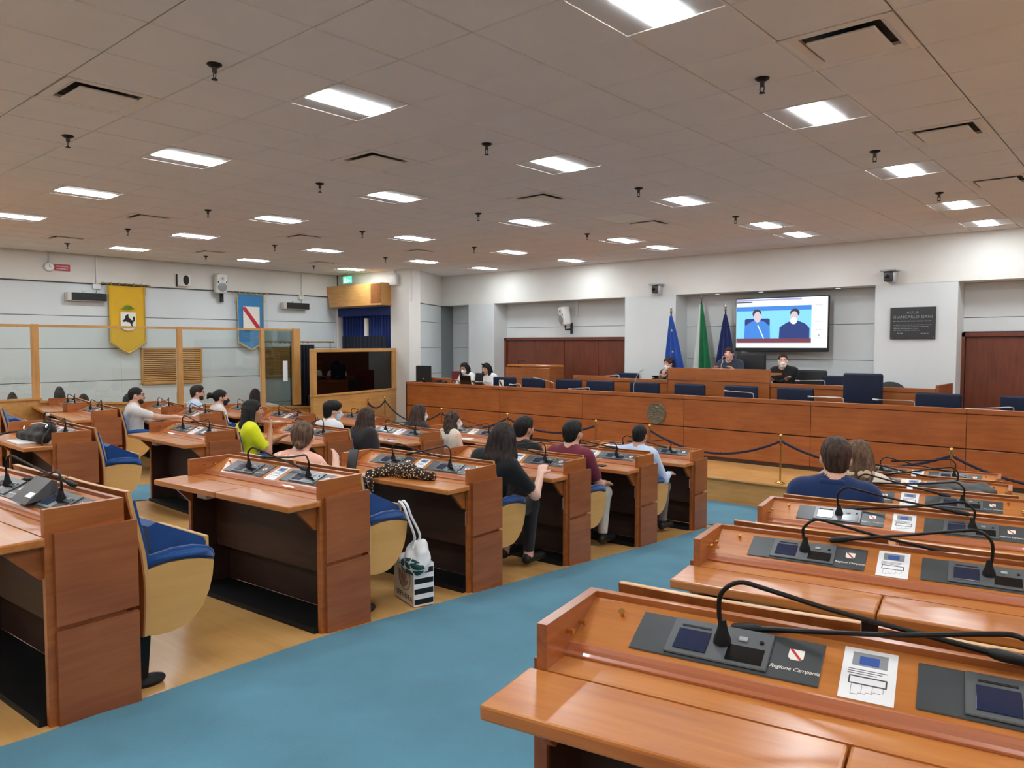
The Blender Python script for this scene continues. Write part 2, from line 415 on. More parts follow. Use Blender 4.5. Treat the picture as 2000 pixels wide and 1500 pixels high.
place_all(lamp, [(gx + px_ * (j + .5), gy + py_ * (i + .5), CEIL) for j, i in LC if gx + px_ * (j + .5) < X1 - .2 and gy + py_ * (i + .5) > Y0 + .2])
def make_vent():
    r = thing('ceiling_vent', 'square ceiling air vent with a flat plate over a dark slot', 'air vent', group='air vents in the tiled ceiling')
    m = MB(); h = .296
    for s in (-1, 1):
        for p in ('x', 'y'):
            q = [(s * h, .0), (s * h, .012), (s * .235, .03), (s * .215, .03), (s * .215, .01), (s * .25, -.004)]
            if p == 'x': m.prism(q, 'y', -h, h)
            else: m.add([(a_, c_, z_) for (c_, z_) in q for a_ in (-h, h)], [(0, 1, 3, 2), (2, 3, 5, 4), (4, 5, 7, 6), (6, 7, 9, 8), (8, 9, 11, 10), (10, 11, 1, 0)])
    m.build('frame', 'vent_white', r)
    MB().box(-.24, .24, -.24, .24, .035, .048).build('duct_recess', 'black', r)
    MB().rbox(-.182, .182, -.182, .182, -.016, .0, .004, 1).build('plate', 'vent_white', r)
    MB().box(-.02, .02, -.02, .02, .004, .04).build('hanger', 'black_metal', r)
    return r
vent = make_vent(); index_children(vent)
place_all(vent, [(gx + px_ * (j + .5), gy + py_ * (i + .5), CEIL) for j, i in VC])
def make_spr():
    r = thing('ceiling_sprinkler', 'small dark fire sprinkler head hanging from a ceiling tile', 'sprinkler', group='sprinkler heads below the ceiling')
    MB().lathe([(.045, 0), (.045, -.006), (.03, -.016), (.018, -.02)], n=14).build('escutcheon', 'black_metal', r, True)
    MB().lathe([(.016, -.018), (.014, -.05), (.008, -.055)], n=10).build('body', 'dark_grey', r, True)
    m = MB()
    for s in (-1, 1): m.tube([(s * .013, 0, -.05), (s * .014, 0, -.075), (s * .004, 0, -.09)], .003, 6)
    m.build('yoke', 'black_metal', r)
    MB().lathe([(.019, -.09), (.019, -.094), (.004, -.096)], n=12).build('deflector', 'black_metal', r)
    return r
spr = make_spr(); index_children(spr)
place_all(spr, [(gx + px_ * (j + .5), gy + py_ * i, CEIL) for j in (2, -2, -6, -10, -14, -18) for i in (-.15, 3.85, 7.85, 11.85) if not (j == -18 and i < 3)])

# ---- left wall: boards with open joints under a white upper band
wl = struct(MB().box(X0 - .25, X0 - .03, Y0, 11.6, -.1, CEIL + .04).build('wall_left', 'seam'))
zb = [0, .78, 1.40, 2.025, 2.64, 3.255]
for a_, b_ in zip(zb, zb[1:]):
    for ya, yb in ((Y0, -1.6), (-1.6, 2.0), (2.0, 6.2), (6.2, 9.4), (9.4, 11.3)):
        MB().rbox(X0 - .04, X0, ya + .001, yb - .001, a_ + .006, b_ - .006, .003, 1).build('wall_board', 'grey_panel', wl)
for ya, yb in ((Y0, 1.0), (1.0, 5.75), (5.75, 10.28), (10.28, 11.3)):
    MB().box(X0 - .03, X0 + .05, ya + .002, yb - .002, 3.268, CEIL + .03).build('wall_band', 'white_wall', wl)
MB().box(X0 - .01, X0 + .03, Y0, 11.3, 3.25, 3.268).build('trim_left', 'dark_grey', wl)
# ---- walls behind the viewer
struct(MB().box(X0 - .25, X1 + .25, Y0 - .25, Y0, -.1, CEIL + .04).build('wall_back', 'white_wall'))
struct(MB().box(X1, X1 + .25, Y0, 13.9, -.1, CEIL + .04).build('wall_right', 'white_wall'))
# ---- curtained wall and pillar beside the podium
wc = struct(MB().box(X0, -15.52, 11.3, 11.6, -.1, CEIL + .03).box(X0, -13.45, 11.3, 11.6, 2.98, CEIL + .03).box(-13.5, -12.86, 11.27, 11.6, -.1, CEIL + .03).build('wall_curtain', 'white_wall'))
MB().box(-15.6, -13.4, 11.9, 12.0, -.1, 3.2).build('wall_board', 'grey_wall', wc)
# slanted side wall
ws = struct(MB().prism([(-12.88, 11.31), (-13.9, 13.2), (-13.9, 13.75), (-14.3, 13.75), (-13.3, 11.31)], 'z', -.1, CEIL + .03).build('wall_side', 'seam'))
d_ = Vector((-13.9 + 12.88, 13.2 - 11.31, 0)); Ls = d_.length; ang = math.atan2(d_.y, d_.x)
for a_, b_ in ((.32, .78), (.78, 1.40), (1.40, 2.025), (2.025, 2.64), (2.64, 3.05)):
    o = MB().rbox(.0, Ls + .05, -.02, .0, a_ + .005, b_ - .005, .003, 1).build('wall_board', 'grey_panel', ws); o.location = (-12.88, 11.31, 0); o.rotation_euler = (0, 0, ang)
o = MB().box(.0, Ls + .02, -.05, .0, 3.065, CEIL + .03).build('wall_band', 'white_wall', ws); o.location = (-12.88, 11.31, 0); o.rotation_euler = (0, 0, ang)
# ---- front wall: band, pilasters, niches with boards
wf = struct(MB().box(-14.2, X1, 13.70, 13.95, -.1, CEIL + .03).build('wall_front', 'seam'))
MB().box(-13.95, X1, 13.2, 13.72, 3.065, CEIL + .03).build('wall_band', 'white_wall', wf)
for a_, b_ in ((-12.906, -12.067), (-8.46, -7.304), (-3.687, -2.507), (1.15, X1)):
    MB().box(a_, b_, 13.205, 13.72, .3, 3.066).build('pilaster', 'grey_wall', wf)
for (a_, b_), zs in (((-14.0, -12.906), (.3, 1.40, 2.025, 2.64, 3.065)), ((-12.067, -8.46), (2.26, 2.50, 3.065)), ((-7.304, -3.687), (.3, 1.20, 1.83, 2.45, 3.065)), ((-2.507, 1.15), (2.30, 2.52, 3.065))):
    for za, zb_ in zip(zs, zs[1:]):
        MB().rbox(a_, b_, 13.66, 13.71, za + .004, zb_ - .004, .003, 1).build('wall_board', 'grey_wall', wf)
# spot lamps under the niche soffit
for x in (-6.55, -5.7, -4.35):
    r = thing('niche_downlight', 'small round downlight in the soffit above the screen', 'downlight', (x, 13.43, 3.065), group='downlights above the screen')
    MB().lathe([(.06, 0), (.06, -.008), (.045, -.01)], n=16).build('ring', 'chrome', r, True)
    MB().lathe([(.042, -.004), (.042, -.012)], n=14).build('lens', 'scr_white', r)
# cupboard doors in the outer niches
def doors(name, xa, xb, n, z1, cuts=None):
    d = struct(MB().box(xa, xa + .06, 13.56, 13.66, .3, z1).box(xb - .06, xb, 13.56, 13.66, .3, z1).box(xa, xb, 13.56, 13.66, z1 - .06, z1).build(name, 'door_wood'))
    xs = cuts or [xa + .06 + (xb - xa - .12) * k / n for k in range(n + 1)]
    for a_, b_ in zip(xs, xs[1:]):
        MB().rbox(a_ + .004, b_ - .004, 13.60, 13.64, .3, z1 - .065, .004, 1).build('door_leaf', 'door_wood', d)
    return d
doors('door_1', -12.067, -8.46, 4, 2.26, [-12.0, -11.13, -10.3, -9.38, -8.52])
doors('door_2', -2.52, 1.15, 4, 2.285)
# baseboards
struct(MB().box(X0, X0 + .02, Y0, 8.9, 0.0, .0).build('baseboard_left', 'honey')) if False else None
# ================================================================ DESKS
W_, D_, T_, HR, HW = 1.374, .302, .219, .851, .747
def slope(v): return -KS * v
def make_desk():
    r = thing('assembly_desk', '-', 'desk')
    hw2 = W_ / 2
    for s in (-1, 1):
        # inner side board, up to the rim, with a raked foot that follows the ramp
        a_, b_ = (hw2 - .048, hw2 - .022) if s > 0 else (-hw2 + .022, -hw2 + .048)
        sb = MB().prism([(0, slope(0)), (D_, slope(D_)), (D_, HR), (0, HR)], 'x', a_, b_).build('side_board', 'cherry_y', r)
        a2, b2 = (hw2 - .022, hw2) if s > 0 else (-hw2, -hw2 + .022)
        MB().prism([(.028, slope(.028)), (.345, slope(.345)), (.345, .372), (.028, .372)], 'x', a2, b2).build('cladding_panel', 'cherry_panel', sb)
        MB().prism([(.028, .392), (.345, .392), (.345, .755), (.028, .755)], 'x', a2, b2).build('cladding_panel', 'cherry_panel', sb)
        # corbel under the flap
        c0, c1 = (hw2 - .075, hw2 - .05) if s > 0 else (-hw2 + .05, -hw2 + .075)
        MB().prism([(-.14, HW - .037), (.0, HW - .037), (.0, HW - .17), (-.01, HW - .17)], 'x', c0, c1).build('bracket', 'cherry_y', r)
        for v in (.10, .17):
            MB().lathe([(.0055, 0), (.0055, .014), (.008, .015), (.008, .02)], (0, 0, 0), 8, 'x').xf(Matrix.Translation((s * (hw2 - .048), v, HR - .045)) @ Matrix.Scale(-s, 4, (1, 0, 0))).build('pin', 'brass', sb)
    iw = hw2 - .048
    # two hinged flaps, fixed strip, cove, console, back rim
    for a_, b_ in ((-hw2 + .004, -.002), (.002, hw2 - .004)):
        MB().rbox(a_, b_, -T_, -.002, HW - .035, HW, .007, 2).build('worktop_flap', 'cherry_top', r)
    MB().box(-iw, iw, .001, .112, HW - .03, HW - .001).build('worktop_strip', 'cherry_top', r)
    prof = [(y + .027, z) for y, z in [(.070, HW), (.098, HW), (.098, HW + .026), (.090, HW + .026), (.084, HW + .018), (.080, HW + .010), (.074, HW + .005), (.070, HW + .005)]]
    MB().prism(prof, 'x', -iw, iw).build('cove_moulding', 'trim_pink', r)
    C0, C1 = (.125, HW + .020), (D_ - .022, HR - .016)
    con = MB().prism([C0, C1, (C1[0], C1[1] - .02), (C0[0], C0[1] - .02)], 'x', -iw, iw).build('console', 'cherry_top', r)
    MB().prism([(D_ - .022, .03 + slope(.28)), (D_, .03 + slope(.28)), (D_, HR), (D_ - .022, HR)], 'x', -iw, iw).build('back_board', 'cherry_x', r)
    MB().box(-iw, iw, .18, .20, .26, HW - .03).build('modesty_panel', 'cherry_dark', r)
    MB().box(-iw, iw, D_ - .03, D_ - .0221, .01, HW - .01).build('back_lining', 'cherry_dark', r)  # added dark sheet: its colour puts shade into the under-desk space
    for s in (-1, 1): MB().box(min(s * (iw - .004), s * iw), max(s * (iw - .004), s * iw), .012, D_ - .03, .0, HW - .04).build('side_shade', 'cherry_dark', r)  # dark facing on the inner sides, painting in the under-desk shade
    MB().prism([(-.03, slope(-.03)), (.27, slope(.27)), (.27, slope(.27) + .03), (-.03, slope(-.03) + .03)], 'x', -iw, iw).build('foot_mat', 'black_rubber', r)
    sk = MB().rbox(-.46, -.36, -.06, .03, HW - .115, HW - .036, .004, 1).build('socket_box', 'off_white', r)
    MB().box(-.418, -.402, -.063, -.059, HW - .085, HW - .07).build('socket', 'black', sk)
    MB().box(-.378, -.37, -.063, -.059, HW - .085, HW - .07).build('socket', 'black', sk)
    MB().rbox(hw2 - .062, hw2 - .048, .01, .075, HW - .29, HW - .19, .003, 1).build('junction_plate', 'off_white', r)
    # console fittings live in a slanted frame: p along the desk, q up the slope, n outward
    sv = Vector((0, C1[0] - C0[0], C1[1] - C0[1])); sl = sv.length; q_ = sv / sl; n_ = Vector((1, 0, 0)).cross(q_)
    def SM(p, q, n=0.0):
        o = Vector((p, C0[0], C0[1])) + q_ * q + n_ * n
        return Matrix(((1, 0, 0, o.x), (0, q_.y, n_.y, o.y), (0, q_.z, n_.z, o.z), (0, 0, 0, 1)))
    for s in (-1, 1): MB().lathe([(.005, 0), (.005, .012), (.008, .013), (.008, .018)], n=8).xf(SM(s * (iw - .09), .12)).build('pin', 'brass', con)
    for k in (0, 1):
        m0 = -.293 + .6 * k
        pl = MB().rbox(-.205, .215, .022, sl - .022, 0, .004, .002, 1).xf(SM(m0, 0)).build('console_plate', 'plate', r)
        MB().rbox(-.122, .108, .030, sl - .026, .004, .010, .002, 1).xf(SM(m0, 0)).build('control_module', 'module', pl)
        MB().rbox(-.104, -.028, .044, .108, .010, .0125, .001, 1).xf(SM(m0, 0)).build('display', 'screen_off', pl)
        MB().box(-.100, -.032, .118, .123, .010, .0115).xf(SM(m0, 0)).build('card_slot', 'black', pl)
        MB().rbox(.016, .096, .040, .088, .0095, .0112, .0005, 1).xf(SM(m0, 0)).build('handset_pocket', 'black_gloss', pl)
        MB().rbox(.034, .054, .102, .116, .010, .014, .002, 1).xf(SM(m0, 0)).build('talk_button', 'button_grey', pl)
        MB().lathe([(.005, .010), (.005, .013), (.002, .0132)], n=10).xf(SM(m0 + .085, .108)).build('key_lock', 'black_metal', pl)
        sh = [(-.016, .016), (.016, .016), (.016, -.008), (.010, -.015), (-.010, -.015), (-.016, -.008)]
        em = MB().prism(sh, 'z', .004, .0052).xf(SM(m0 + .160, .098)).build('emblem', 'emblem_white', pl)
        bd = MB().prism([(-.016, .016), (-.009, .016), (.013, -.0115), (.009, -.0155)], 'z', .0052, .0058).xf(SM(m0 + .160, .098)); bd.mesh
        bd.build('emblem_band', 'red_band', pl)
        text_obj('Regione Campania', .0145, 'emblem_white', pl, SM(m0 + .162, .056, .0044), shear=.35, extrude=.0003, space=.95)
    return r, SM
desk0, SM = make_desk()
def make_mics(variant):
    """two gooseneck microphones: list of (neck points, head) in desk space"""
    out = []
    for k in (0, 1):
        m0 = -.293 + .6 * k; d = 1 if k == 0 else -1
        base = SM(m0 + .0, .092, .010).to_translation()
        b = Vector(base); vv = random.Random(variant * 7 + k)
        hgt = .085 + .03 * vv.random(); reach = .46 + .09 * vv.random(); drop = .05 * vv.random(); dy = .045 + .06 * vv.random()
        pts = [b + Vector((0, 0, .02)), b + Vector((-.008 * d, 0, .06)), b + Vector((-.004 * d, .0, hgt)), b + Vector((.035 * d, dy * .1, hgt + .03)), b + Vector((.10 * d, dy * .25, hgt + .02)),
               b + Vector((.26 * d, dy * .6, hgt - .005 - drop * .4)), b + Vector((reach * d, dy, hgt - .03 - drop))]
        out.append((b, spline(pts, 5), pts[-1], (pts[-1] - pts[-2]).normalized()))
    return out
mic_meshes = {}
for var in range(4):
    L_ = []
    for b, path, tip, d in make_mics(var):
        neck = MB().tube(path, [.0055] * (len(path) - 3) + [.006, .007, .008], 8)
        boot = MB().lathe([(.021, -.004), (.020, .006), (.013, .024), (.008, .05)], tuple(b), 12)
        head = MB().tube([tip - d * .012, tip, tip + d * .014, tip + d * .055, tip + d * .062], [.008, .0115, .0125, .011, .006], 10)
        L_.append((neck.mesh('gooseneck', 'black_metal', True), boot.mesh('microphone_boot', 'black_rubber', True), head.mesh('microphone_head', 'black', True)))
    mic_meshes[var] = L_
index_children(desk0)
S_ = 1.053
DESKS = {}
spots = dict(A=(-3.697, .896, 3.5), B=(-3.955, 2.245, 4.1), C=(-4.037, 3.444, 2.9), D=(-4.116, 4.596, 2.8), E=(-4.172, 5.734, 1.9), F=(-4.289, 6.954, 3.3),
             R1=(-.41, 1.383, 10.8), R2=(-.686, 2.623, 9.5), R3=(-.927, 3.759, 9.9), R4=(-1.179, 4.899, 8.4), R5=(-1.423, 6.017, 7.4), R6=(-1.653, 7.147, 7.2),
             G2=(-7.321, 2.142, -2.0), G3=(-7.294, 3.389, -1.5), G4=(-7.118, 4.573, -3.0), G5=(-6.964, 5.736, -2.8), G6=(-6.906, 6.939, -2.4),
             K2=(-10.62, 2.40, -8.2), K3=(-10.351, 3.587, -7.5), K4=(-10.034, 4.763, -6.7), K5=(-9.818, 6.028, -5), K6=(-9.60, 7.20, -4.6),
             L3=(-11.80, 3.79, -10), L4=(-11.49, 4.95, -9.2), L5=(-11.28, 6.16, -8))
ordn = {1: 'sixth', 2: 'fifth', 3: 'fourth', 4: 'third', 5: 'second', 6: 'first'}
colname = dict(C="maroon-shirted man's column", R="navy-suited man's column", G="yellow-shirted woman's column", K="white-shirted bearded man's column", L="pale-blue-shirted man's column")
rows = dict(A=1, B=2, C=3, D=4, E=5, F=6)
floor_of = {}
LIE = {'R2': 2, 'R1': 0, 'B': 1}
for n, (name, (x, y, th)) in enumerate(spots.items()):
    o = desk0 if n == 0 else copy_tree(desk0)
    x *= S_; y *= S_
    o.location = (x, y, fl(x, y)); o.rotation_euler = (0, 0, R_(th))
    DESKS[name] = o
    cn = 'C' if name in rows else name[0]; rw = rows.get(name) or int(name[1])
    o['label'] = 'cherry two-seat desk, %s from the rope barrier, %s' % (ordn[rw], colname[cn]); o['group'] = 'two-seat assembly desks'
    for k, (nk, bt, hd) in enumerate(mic_meshes[LIE.get(name, n % 4)]):
        m = bpy.data.objects.new('microphone', nk); COL.objects.link(m); m.parent = o
        for nm, me in (('microphone_boot', bt), ('microphone_head', hd)):
            c = bpy.data.objects.new(nm, me); COL.objects.link(c); c.parent = m
def dpos(name, u, v, w=0.0):
    o = DESKS[name]; t = o.rotation_euler.z
    return Vector((o.location.x + u * math.cos(t) - v * math.sin(t), o.location.y + u * math.sin(t) + v * math.cos(t), o.location.z + w))
# instruction cards lying on the consoles
def make_card():
    r = thing('instruction_card', 'white printed instruction card between two console plates', 'card', group='instruction cards on the desk consoles')
    MB().box(-.052, .052, -.072, .072, 0, .0012).build('sheet', 'paper', r)
    MB().box(-.034, .034, .022, .060, .0012, .0016).build('photo_print', 'print_grey', r)
    MB().box(-.020, .018, .026, .050, .0016, .0019).build('photo_detail', 'print_blue', r)
    m = MB()
    for k in range(3): m.box(-.04, .036 - .01 * k, .010 - k * .006, .0115 - k * .006, .0012, .0016)
    m.build('caption_lines', 'ink', r)
    m = MB()
    for s in (-1, 1): m.box(-.036, .036, -.020 + s * .010, -.020 + s * .010 + .003, .0012, .0016); m.box(s * .035 - .0015, s * .035 + .0015, -.028, -.009, .0012, .0016)
    for k in range(4):
        m.box(-.03 + k * .02, -.0292 + k * .02, -.056 + k * .004, -.03, .0012, .0016); m.box(-.03 + k * .014, -.016 + k * .014, -.058 + k * .004, -.0572 + k * .004, .0012, .0016)
    m.build('diagram', 'ink', r)
    return r
card = make_card(); index_children(card)
first = True
for name, o in DESKS.items():
    c = card if first else copy_tree(card); first = False
    c.matrix_world = Matrix.Translation(o.location) @ Matrix.Rotation(o.rotation_euler.z, 4, 'Z') @ SM(.012, .085, .0002)

# ================================================================ SEATS BEHIND THE DESKS
def make_chair(tipped):
    r = thing('auditorium_chair', '-', 'chair')
    back = [(-.228, .905), (-.212, .82), (-.188, .72), (-.168, .62), (-.158, .52), (-.156, .42), (-.160, .34), (-.166, .26)]
    def shell(off0, off1, hw_, z0=None, nx=6, bow=.02):
        m = MB(); n = len(back)
        for lay in (off0, off1):
            for i, (y, z) in enumerate(back):
                for k in range(nx + 1):
                    x = -hw_ + 2 * hw_ * k / nx; m.v.append((x, y + lay + bow * (x / .29) ** 2 * .6, z))
        N_ = n * (nx + 1)
        for i in range(n - 1):
            for k in range(nx):
                q = (i * (nx + 1) + k, i * (nx + 1) + k + 1, (i + 1) * (nx + 1) + k + 1, (i + 1) * (nx + 1) + k)
                m.f.append(q); m.f.append(tuple(N_ + a for a in q[::-1]))
        lp = [k for k in range(nx + 1)] + [i * (nx + 1) + nx for i in range(1, n)] + [(n - 1) * (nx + 1) + k for k in range(nx - 1, -1, -1)] + [i * (nx + 1) for i in range(n - 2, 0, -1)]
        m.f += [(lp[i], lp[(i + 1) % len(lp)], N_ + lp[(i + 1) % len(lp)], N_ + lp[i]) for i in range(len(lp))]
        return m
    shell(0, .008, .292).build('back_shell', 'cherry_z', r, True)
    shell(.0081, .024, .292).build('back_lining', 'beech_edge', r, True)
    # cushion: puffed sheet
    m = MB(); nx, nz = 8, 9
    for lay in (0, 1):
        for i in range(nz + 1):
            z = .86 - (.86 - .42) * i / nz
            yb = np.interp(z, [p[1] for p in back][::-1], [p[0] for p in back][::-1])
            for k in range(nx + 1):
                x = -.284 + .568 * k / nx; e = (1 - (2 * k / nx - 1) ** 10) * (1 - (2 * i / nz - 1) ** 8)
                m.v.append((x, yb + .0235 + lay * (.016 + .038 * max(0, e) ** .5) + .012 * (x / .29) ** 2, z))
    N_ = (nx + 1) * (nz + 1)
    for i in range(nz):
        for k in range(nx):
            q = (i * (nx + 1) + k, i * (nx + 1) + k + 1, (i + 1) * (nx + 1) + k + 1, (i + 1) * (nx + 1) + k); m.f += [q, tuple(N_ + a for a in q[::-1])]
    lp = [k for k in range(nx + 1)] + [i * (nx + 1) + nx for i in range(1, nz + 1)] + [nz * (nx + 1) + k for k in range(nx - 1, -1, -1)] + [i * (nx + 1) for i in range(nz - 1, 0, -1)]
    m.f += [(lp[i], lp[(i + 1) % len(lp)], N_ + lp[(i + 1) % len(lp)], N_ + lp[i]) for i in range(len(lp))]
    m.build('back_cushion', 'blue_velvet', r, True)
    if tipped:      # spring-up seat resting half raised
        MB().prism([(-.085, .72), (-.05, .735), (.17, .625), (.185, .60), (.165, .50), (-.07, .50)], 'x', -.225, .225).build('seat_cushion', 'blue_velvet', r)
        MB().rbox(-.228, .228, .183, .2, .565, .628, .004, 1).build('seat_edge', 'beech_edge', r)
        MB().box(-.2, .2, -.06, .16, .47, .499).build('seat_pan', 'black', r)
    else:
        MB().rbox(-.235, .235, -.13, .20, .365, .455, .03, 3).build('seat_cushion', 'blue_velvet', r, True)
        MB().rbox(-.22, .22, -.13, .17, .33, .364, .01, 1).build('seat_pan', 'black', r)
    side = [(-.138, .262), (-.09, .250), (-.03, .247), (.03, .256), (.085, .285), (.130, .330), (.160, .390), (.178, .455), (.186, .525), (.12, .545), (.05, .556), (-.03, .560), (-.10, .552), (-.138, .545)]
    pad = [(-.138, .546), (-.10, .553), (-.03, .561), (.05, .557), (.12, .546), (.188, .526), (.196, .545), (.190, .572), (.165, .592), (.10, .610), (.0, .616), (-.08, .606), (-.138, .60)]
    for s in (-1, 1):
        a_, b_ = (.268, .290) if s > 0 else (-.290, -.268)
        ap = MB().prism(side, 'x', a_, b_).build('arm_panel', 'beech', r)
        c_, d_ = (.238, .294) if s > 0 else (-.294, -.238)
        bm = bmesh.new(); mm = MB().prism(pad, 'x', c_, d_).mesh('arm_pad', 'blue_velvet'); bm.from_mesh(mm)
        bmesh.ops.bevel(bm, geom=[e for e in bm.edges if abs(e.verts[0].co.x - e.verts[1].co.x) < 1e-5], offset=.014, segments=3, affect='EDGES'); bm.to_mesh(mm); bm.free(); mm.shade_smooth()
        o = bpy.data.objects.new('arm_pad', mm); COL.objects.link(o); o.parent = ap
        e_, f_ = (.240, .2675) if s > 0 else (-.2675, -.240)
        MB().prism([(y, z) for y, z in side if z > .3] + [], 'x', e_, f_).build('arm_lining', 'blue_velvet', ap)
        c2, d2 = (.282, .291) if s > 0 else (-.291, -.282)
        MB().prism([(-.15, .26), (-.08, .26), (-.10, .03), (-.15, .03)], 'x', s * .2 - .018, s * .2 + .018).build('leg', 'black_metal', r)
        MB().ell((s * .2, -.095, .022), (.045, .085, .03), 12, 6).build('foot', 'black_rubber', r, True)
    return r
chair_up = make_chair(True); chair_dn = make_chair(False); index_children(chair_up); index_children(chair_dn)
SEATED = {('B', -1), ('C', 1), ('D', -1), ('D', 1), ('E', 1), ('R3', -1), ('R4', -1), ('G3', 1), ('G4', -1), ('G4', 1), ('G5', -1), ('G5', 1), ('K3', 1), ('K4', -1), ('L4', 1)}
free = {True, False}
CHAIRS = {}
first = True
for name in DESKS:
    cn = 'C' if name in rows else name[0]; rw = rows.get(name) or int(name[1])
    if rw == 6: continue
    for s in (-1, 1):
        tp_ = (name, s) not in SEATED; src = chair_up if tp_ else chair_dn
        o = src if tp_ in free else copy_tree(src); free.discard(tp_)
        p = dpos(name, s * .31, .552); p.z = fl(p.x, p.y) + .002
        o.location = p; o.rotation_euler = DESKS[name].rotation_euler
        CHAIRS[name, s] = o
        aisle = (s > 0) if cn in 'CKGL' else (s < 0)
        o['label'] = 'blue beech-armed seat, %s side, %s desk from rope barrier, %s' % ('aisle' if aisle else 'inner', ordn[rw + 1], colname[cn]); o['group'] = 'blue seats at the assembly desks'
# ================================================================ PEOPLE
def cap(a, b, ra, rb, tag, k=.03): return ('c', np.array(a, float), np.array(b, float), ra, rb, tag, k)
def ell(c, r, tag, k=.03, M=None): return ('e', np.array(c, float), np.array(r, float), M, 0, tag, k)
def prim_d(p, X):
    if p[0] == 'c':
        a, b, ra, rb = p[1], p[2], p[3], p[4]; ab = b - a; L = float(ab @ ab) + 1e-9
        t = np.clip(((X - a) @ ab) / L, 0, 1)
        return np.linalg.norm(X - (a + t[..., None] * ab), axis=-1) - (ra + (rb - ra) * t)
    q = X - p[1]
    if p[3] is not None: q = q @ p[3]
    n = np.linalg.norm(q / p[2], axis=-1); g = np.linalg.norm(q / p[2] ** 2, axis=-1) + 1e-9
    return n * (n - 1) / g
def sdf_mesh(prims, vox, subs=(), disp=None):
    lo = np.full(3, 1e9); hi = np.full(3, -1e9)
    bbs = []
    for p in prims:
        if p[0] == 'c': l = np.minimum(p[1] - p[3], p[2] - p[4]); h = np.maximum(p[1] + p[3], p[2] + p[4])
        else: r = p[2].max() if p[3] is not None else p[2]; l = p[1] - r; h = p[1] + r
        bbs.append((l, h)); lo = np.minimum(lo, l); hi = np.maximum(hi, h)
    lo -= vox * 3 + .01; hi += vox * 3 + .01
    n = np.ceil((hi - lo) / vox).astype(int) + 1
    D = np.full(n, .5); T = np.zeros(n, np.int16); DM = np.full(n, .5)
    ax = [lo[i] + np.arange(n[i]) * vox for i in range(3)]
    for p, (l, h) in zip(prims, bbs):
        i0 = np.maximum(((l - lo - .06) / vox).astype(int), 0); i1 = np.minimum(((h - lo + .06) / vox).astype(int) + 2, n)
        s = tuple(slice(a, b) for a, b in zip(i0, i1))
        X = np.stack(np.meshgrid(*[ax[i][s[i]] for i in range(3)], indexing='ij'), -1)
        d = prim_d(p, X); k = p[6]; o = D[s]
        hh = np.clip(.5 + .5 * (o - d) / k, 0, 1); D[s] = o * (1 - hh) + d * hh - k * hh * (1 - hh)
        t = T[s]; m = d < DM[s]; t[m] = p[5]; T[s] = t; DM[s] = np.minimum(DM[s], d)
    if subs or disp:
        X = np.stack(np.meshgrid(*ax, indexing='ij'), -1)
        if disp: D = D + disp(X)
        for f in subs: D = np.maximum(D, f(X))
    S = D < 0
    c = [D[i:n[0] - 1 + i, j:n[1] - 1 + j, k:n[2] - 1 + k] for i in (0, 1) for j in (0, 1) for k in (0, 1)]
    sg = sum((q < 0).astype(int) for q in c); mixed = (sg > 0) & (sg < 8)
    I = np.argwhere(mixed); idx = np.full(mixed.shape, -1); idx[mixed] = np.arange(len(I))
    vals = np.stack([q[mixed] for q in c], 1); off = np.array([(i, j, k) for i in (0, 1) for j in (0, 1) for k in (0, 1)], float)
    acc = np.zeros((len(I), 3)); cnt = np.zeros(len(I))
    for a in range(8):
        for b in range(a + 1, 8):
            if bin(a ^ b).count('1') != 1: continue
            va, vb = vals[:, a], vals[:, b]; m = (va < 0) != (vb < 0)
            t = np.where(m, va / np.where(m, va - vb, 1), 0)
            acc[m] += (off[a] + (off[b] - off[a]) * t[:, None])[m]; cnt[m] += 1
    V = lo + (I + acc / cnt[:, None]) * vox
    tg = T[I[:, 0], I[:, 1], I[:, 2]]
    F = []
    for axd in range(3):
        a = [slice(1, -1)] * 3; a[axd] = slice(0, -1); b = [slice(1, -1)] * 3; b[axd] = slice(1, None)
        s0, s1 = S[tuple(a)], S[tuple(b)]; E = np.argwhere(s0 != s1); inside = s0[tuple(E.T)]
        e = E.copy(); u, v = [q for q in range(3) if q != axd]
        e[:, u] += 1; e[:, v] += 1
        q = []
        for du, dv in ((-1, -1), (0, -1), (0, 0), (-1, 0)):
            g = e.copy(); g[:, u] += du; g[:, v] += dv; q.append(idx[g[:, 0], g[:, 1], g[:, 2]])
        q = np.stack(q, 1); flip = inside ^ (axd == 1)
        q[~flip] = q[~flip][:, ::-1]; F.append(q)
    F = np.concatenate(F); F = F[(F >= 0).all(1)]
    return V, F, tg
def np_obj(name, V, F, mats, parent, fm=None):
    me = bpy.data.meshes.new(name); me.from_pydata(V.tolist(), [], F.tolist())
    for m in mats: me.materials.append(MATS[m])
    if fm is not None: me.polygons.foreach_set('material_index', np.asarray(fm, np.int32))
    me.shade_smooth()
    o = bpy.data.objects.new(name, me); COL.objects.link(o); o.parent = parent; return o
def rotm(pitch=0, yaw=0, roll=0):
    return np.array(Matrix.Rotation(yaw, 3, 'Z') @ Matrix.Rotation(pitch, 3, 'X') @ Matrix.Rotation(roll, 3, 'Y'))
def ik(s, t, l1, l2, hint):
    s, t, hint = map(lambda q: np.array(q, float), (s, t, hint)); d = t - s; L = np.linalg.norm(d)
    if L > (l1 + l2) * .995: t = s + d / L * (l1 + l2) * .995; d = t - s; L = np.linalg.norm(d)
    a = (l1 * l1 - l2 * l2 + L * L) / (2 * L); h = math.sqrt(max(0, l1 * l1 - a * a)); dn = d / L
    hp = hint - dn * (hint @ dn); hp /= np.linalg.norm(hp) + 1e-9
    return s + dn * a + hp * h, t
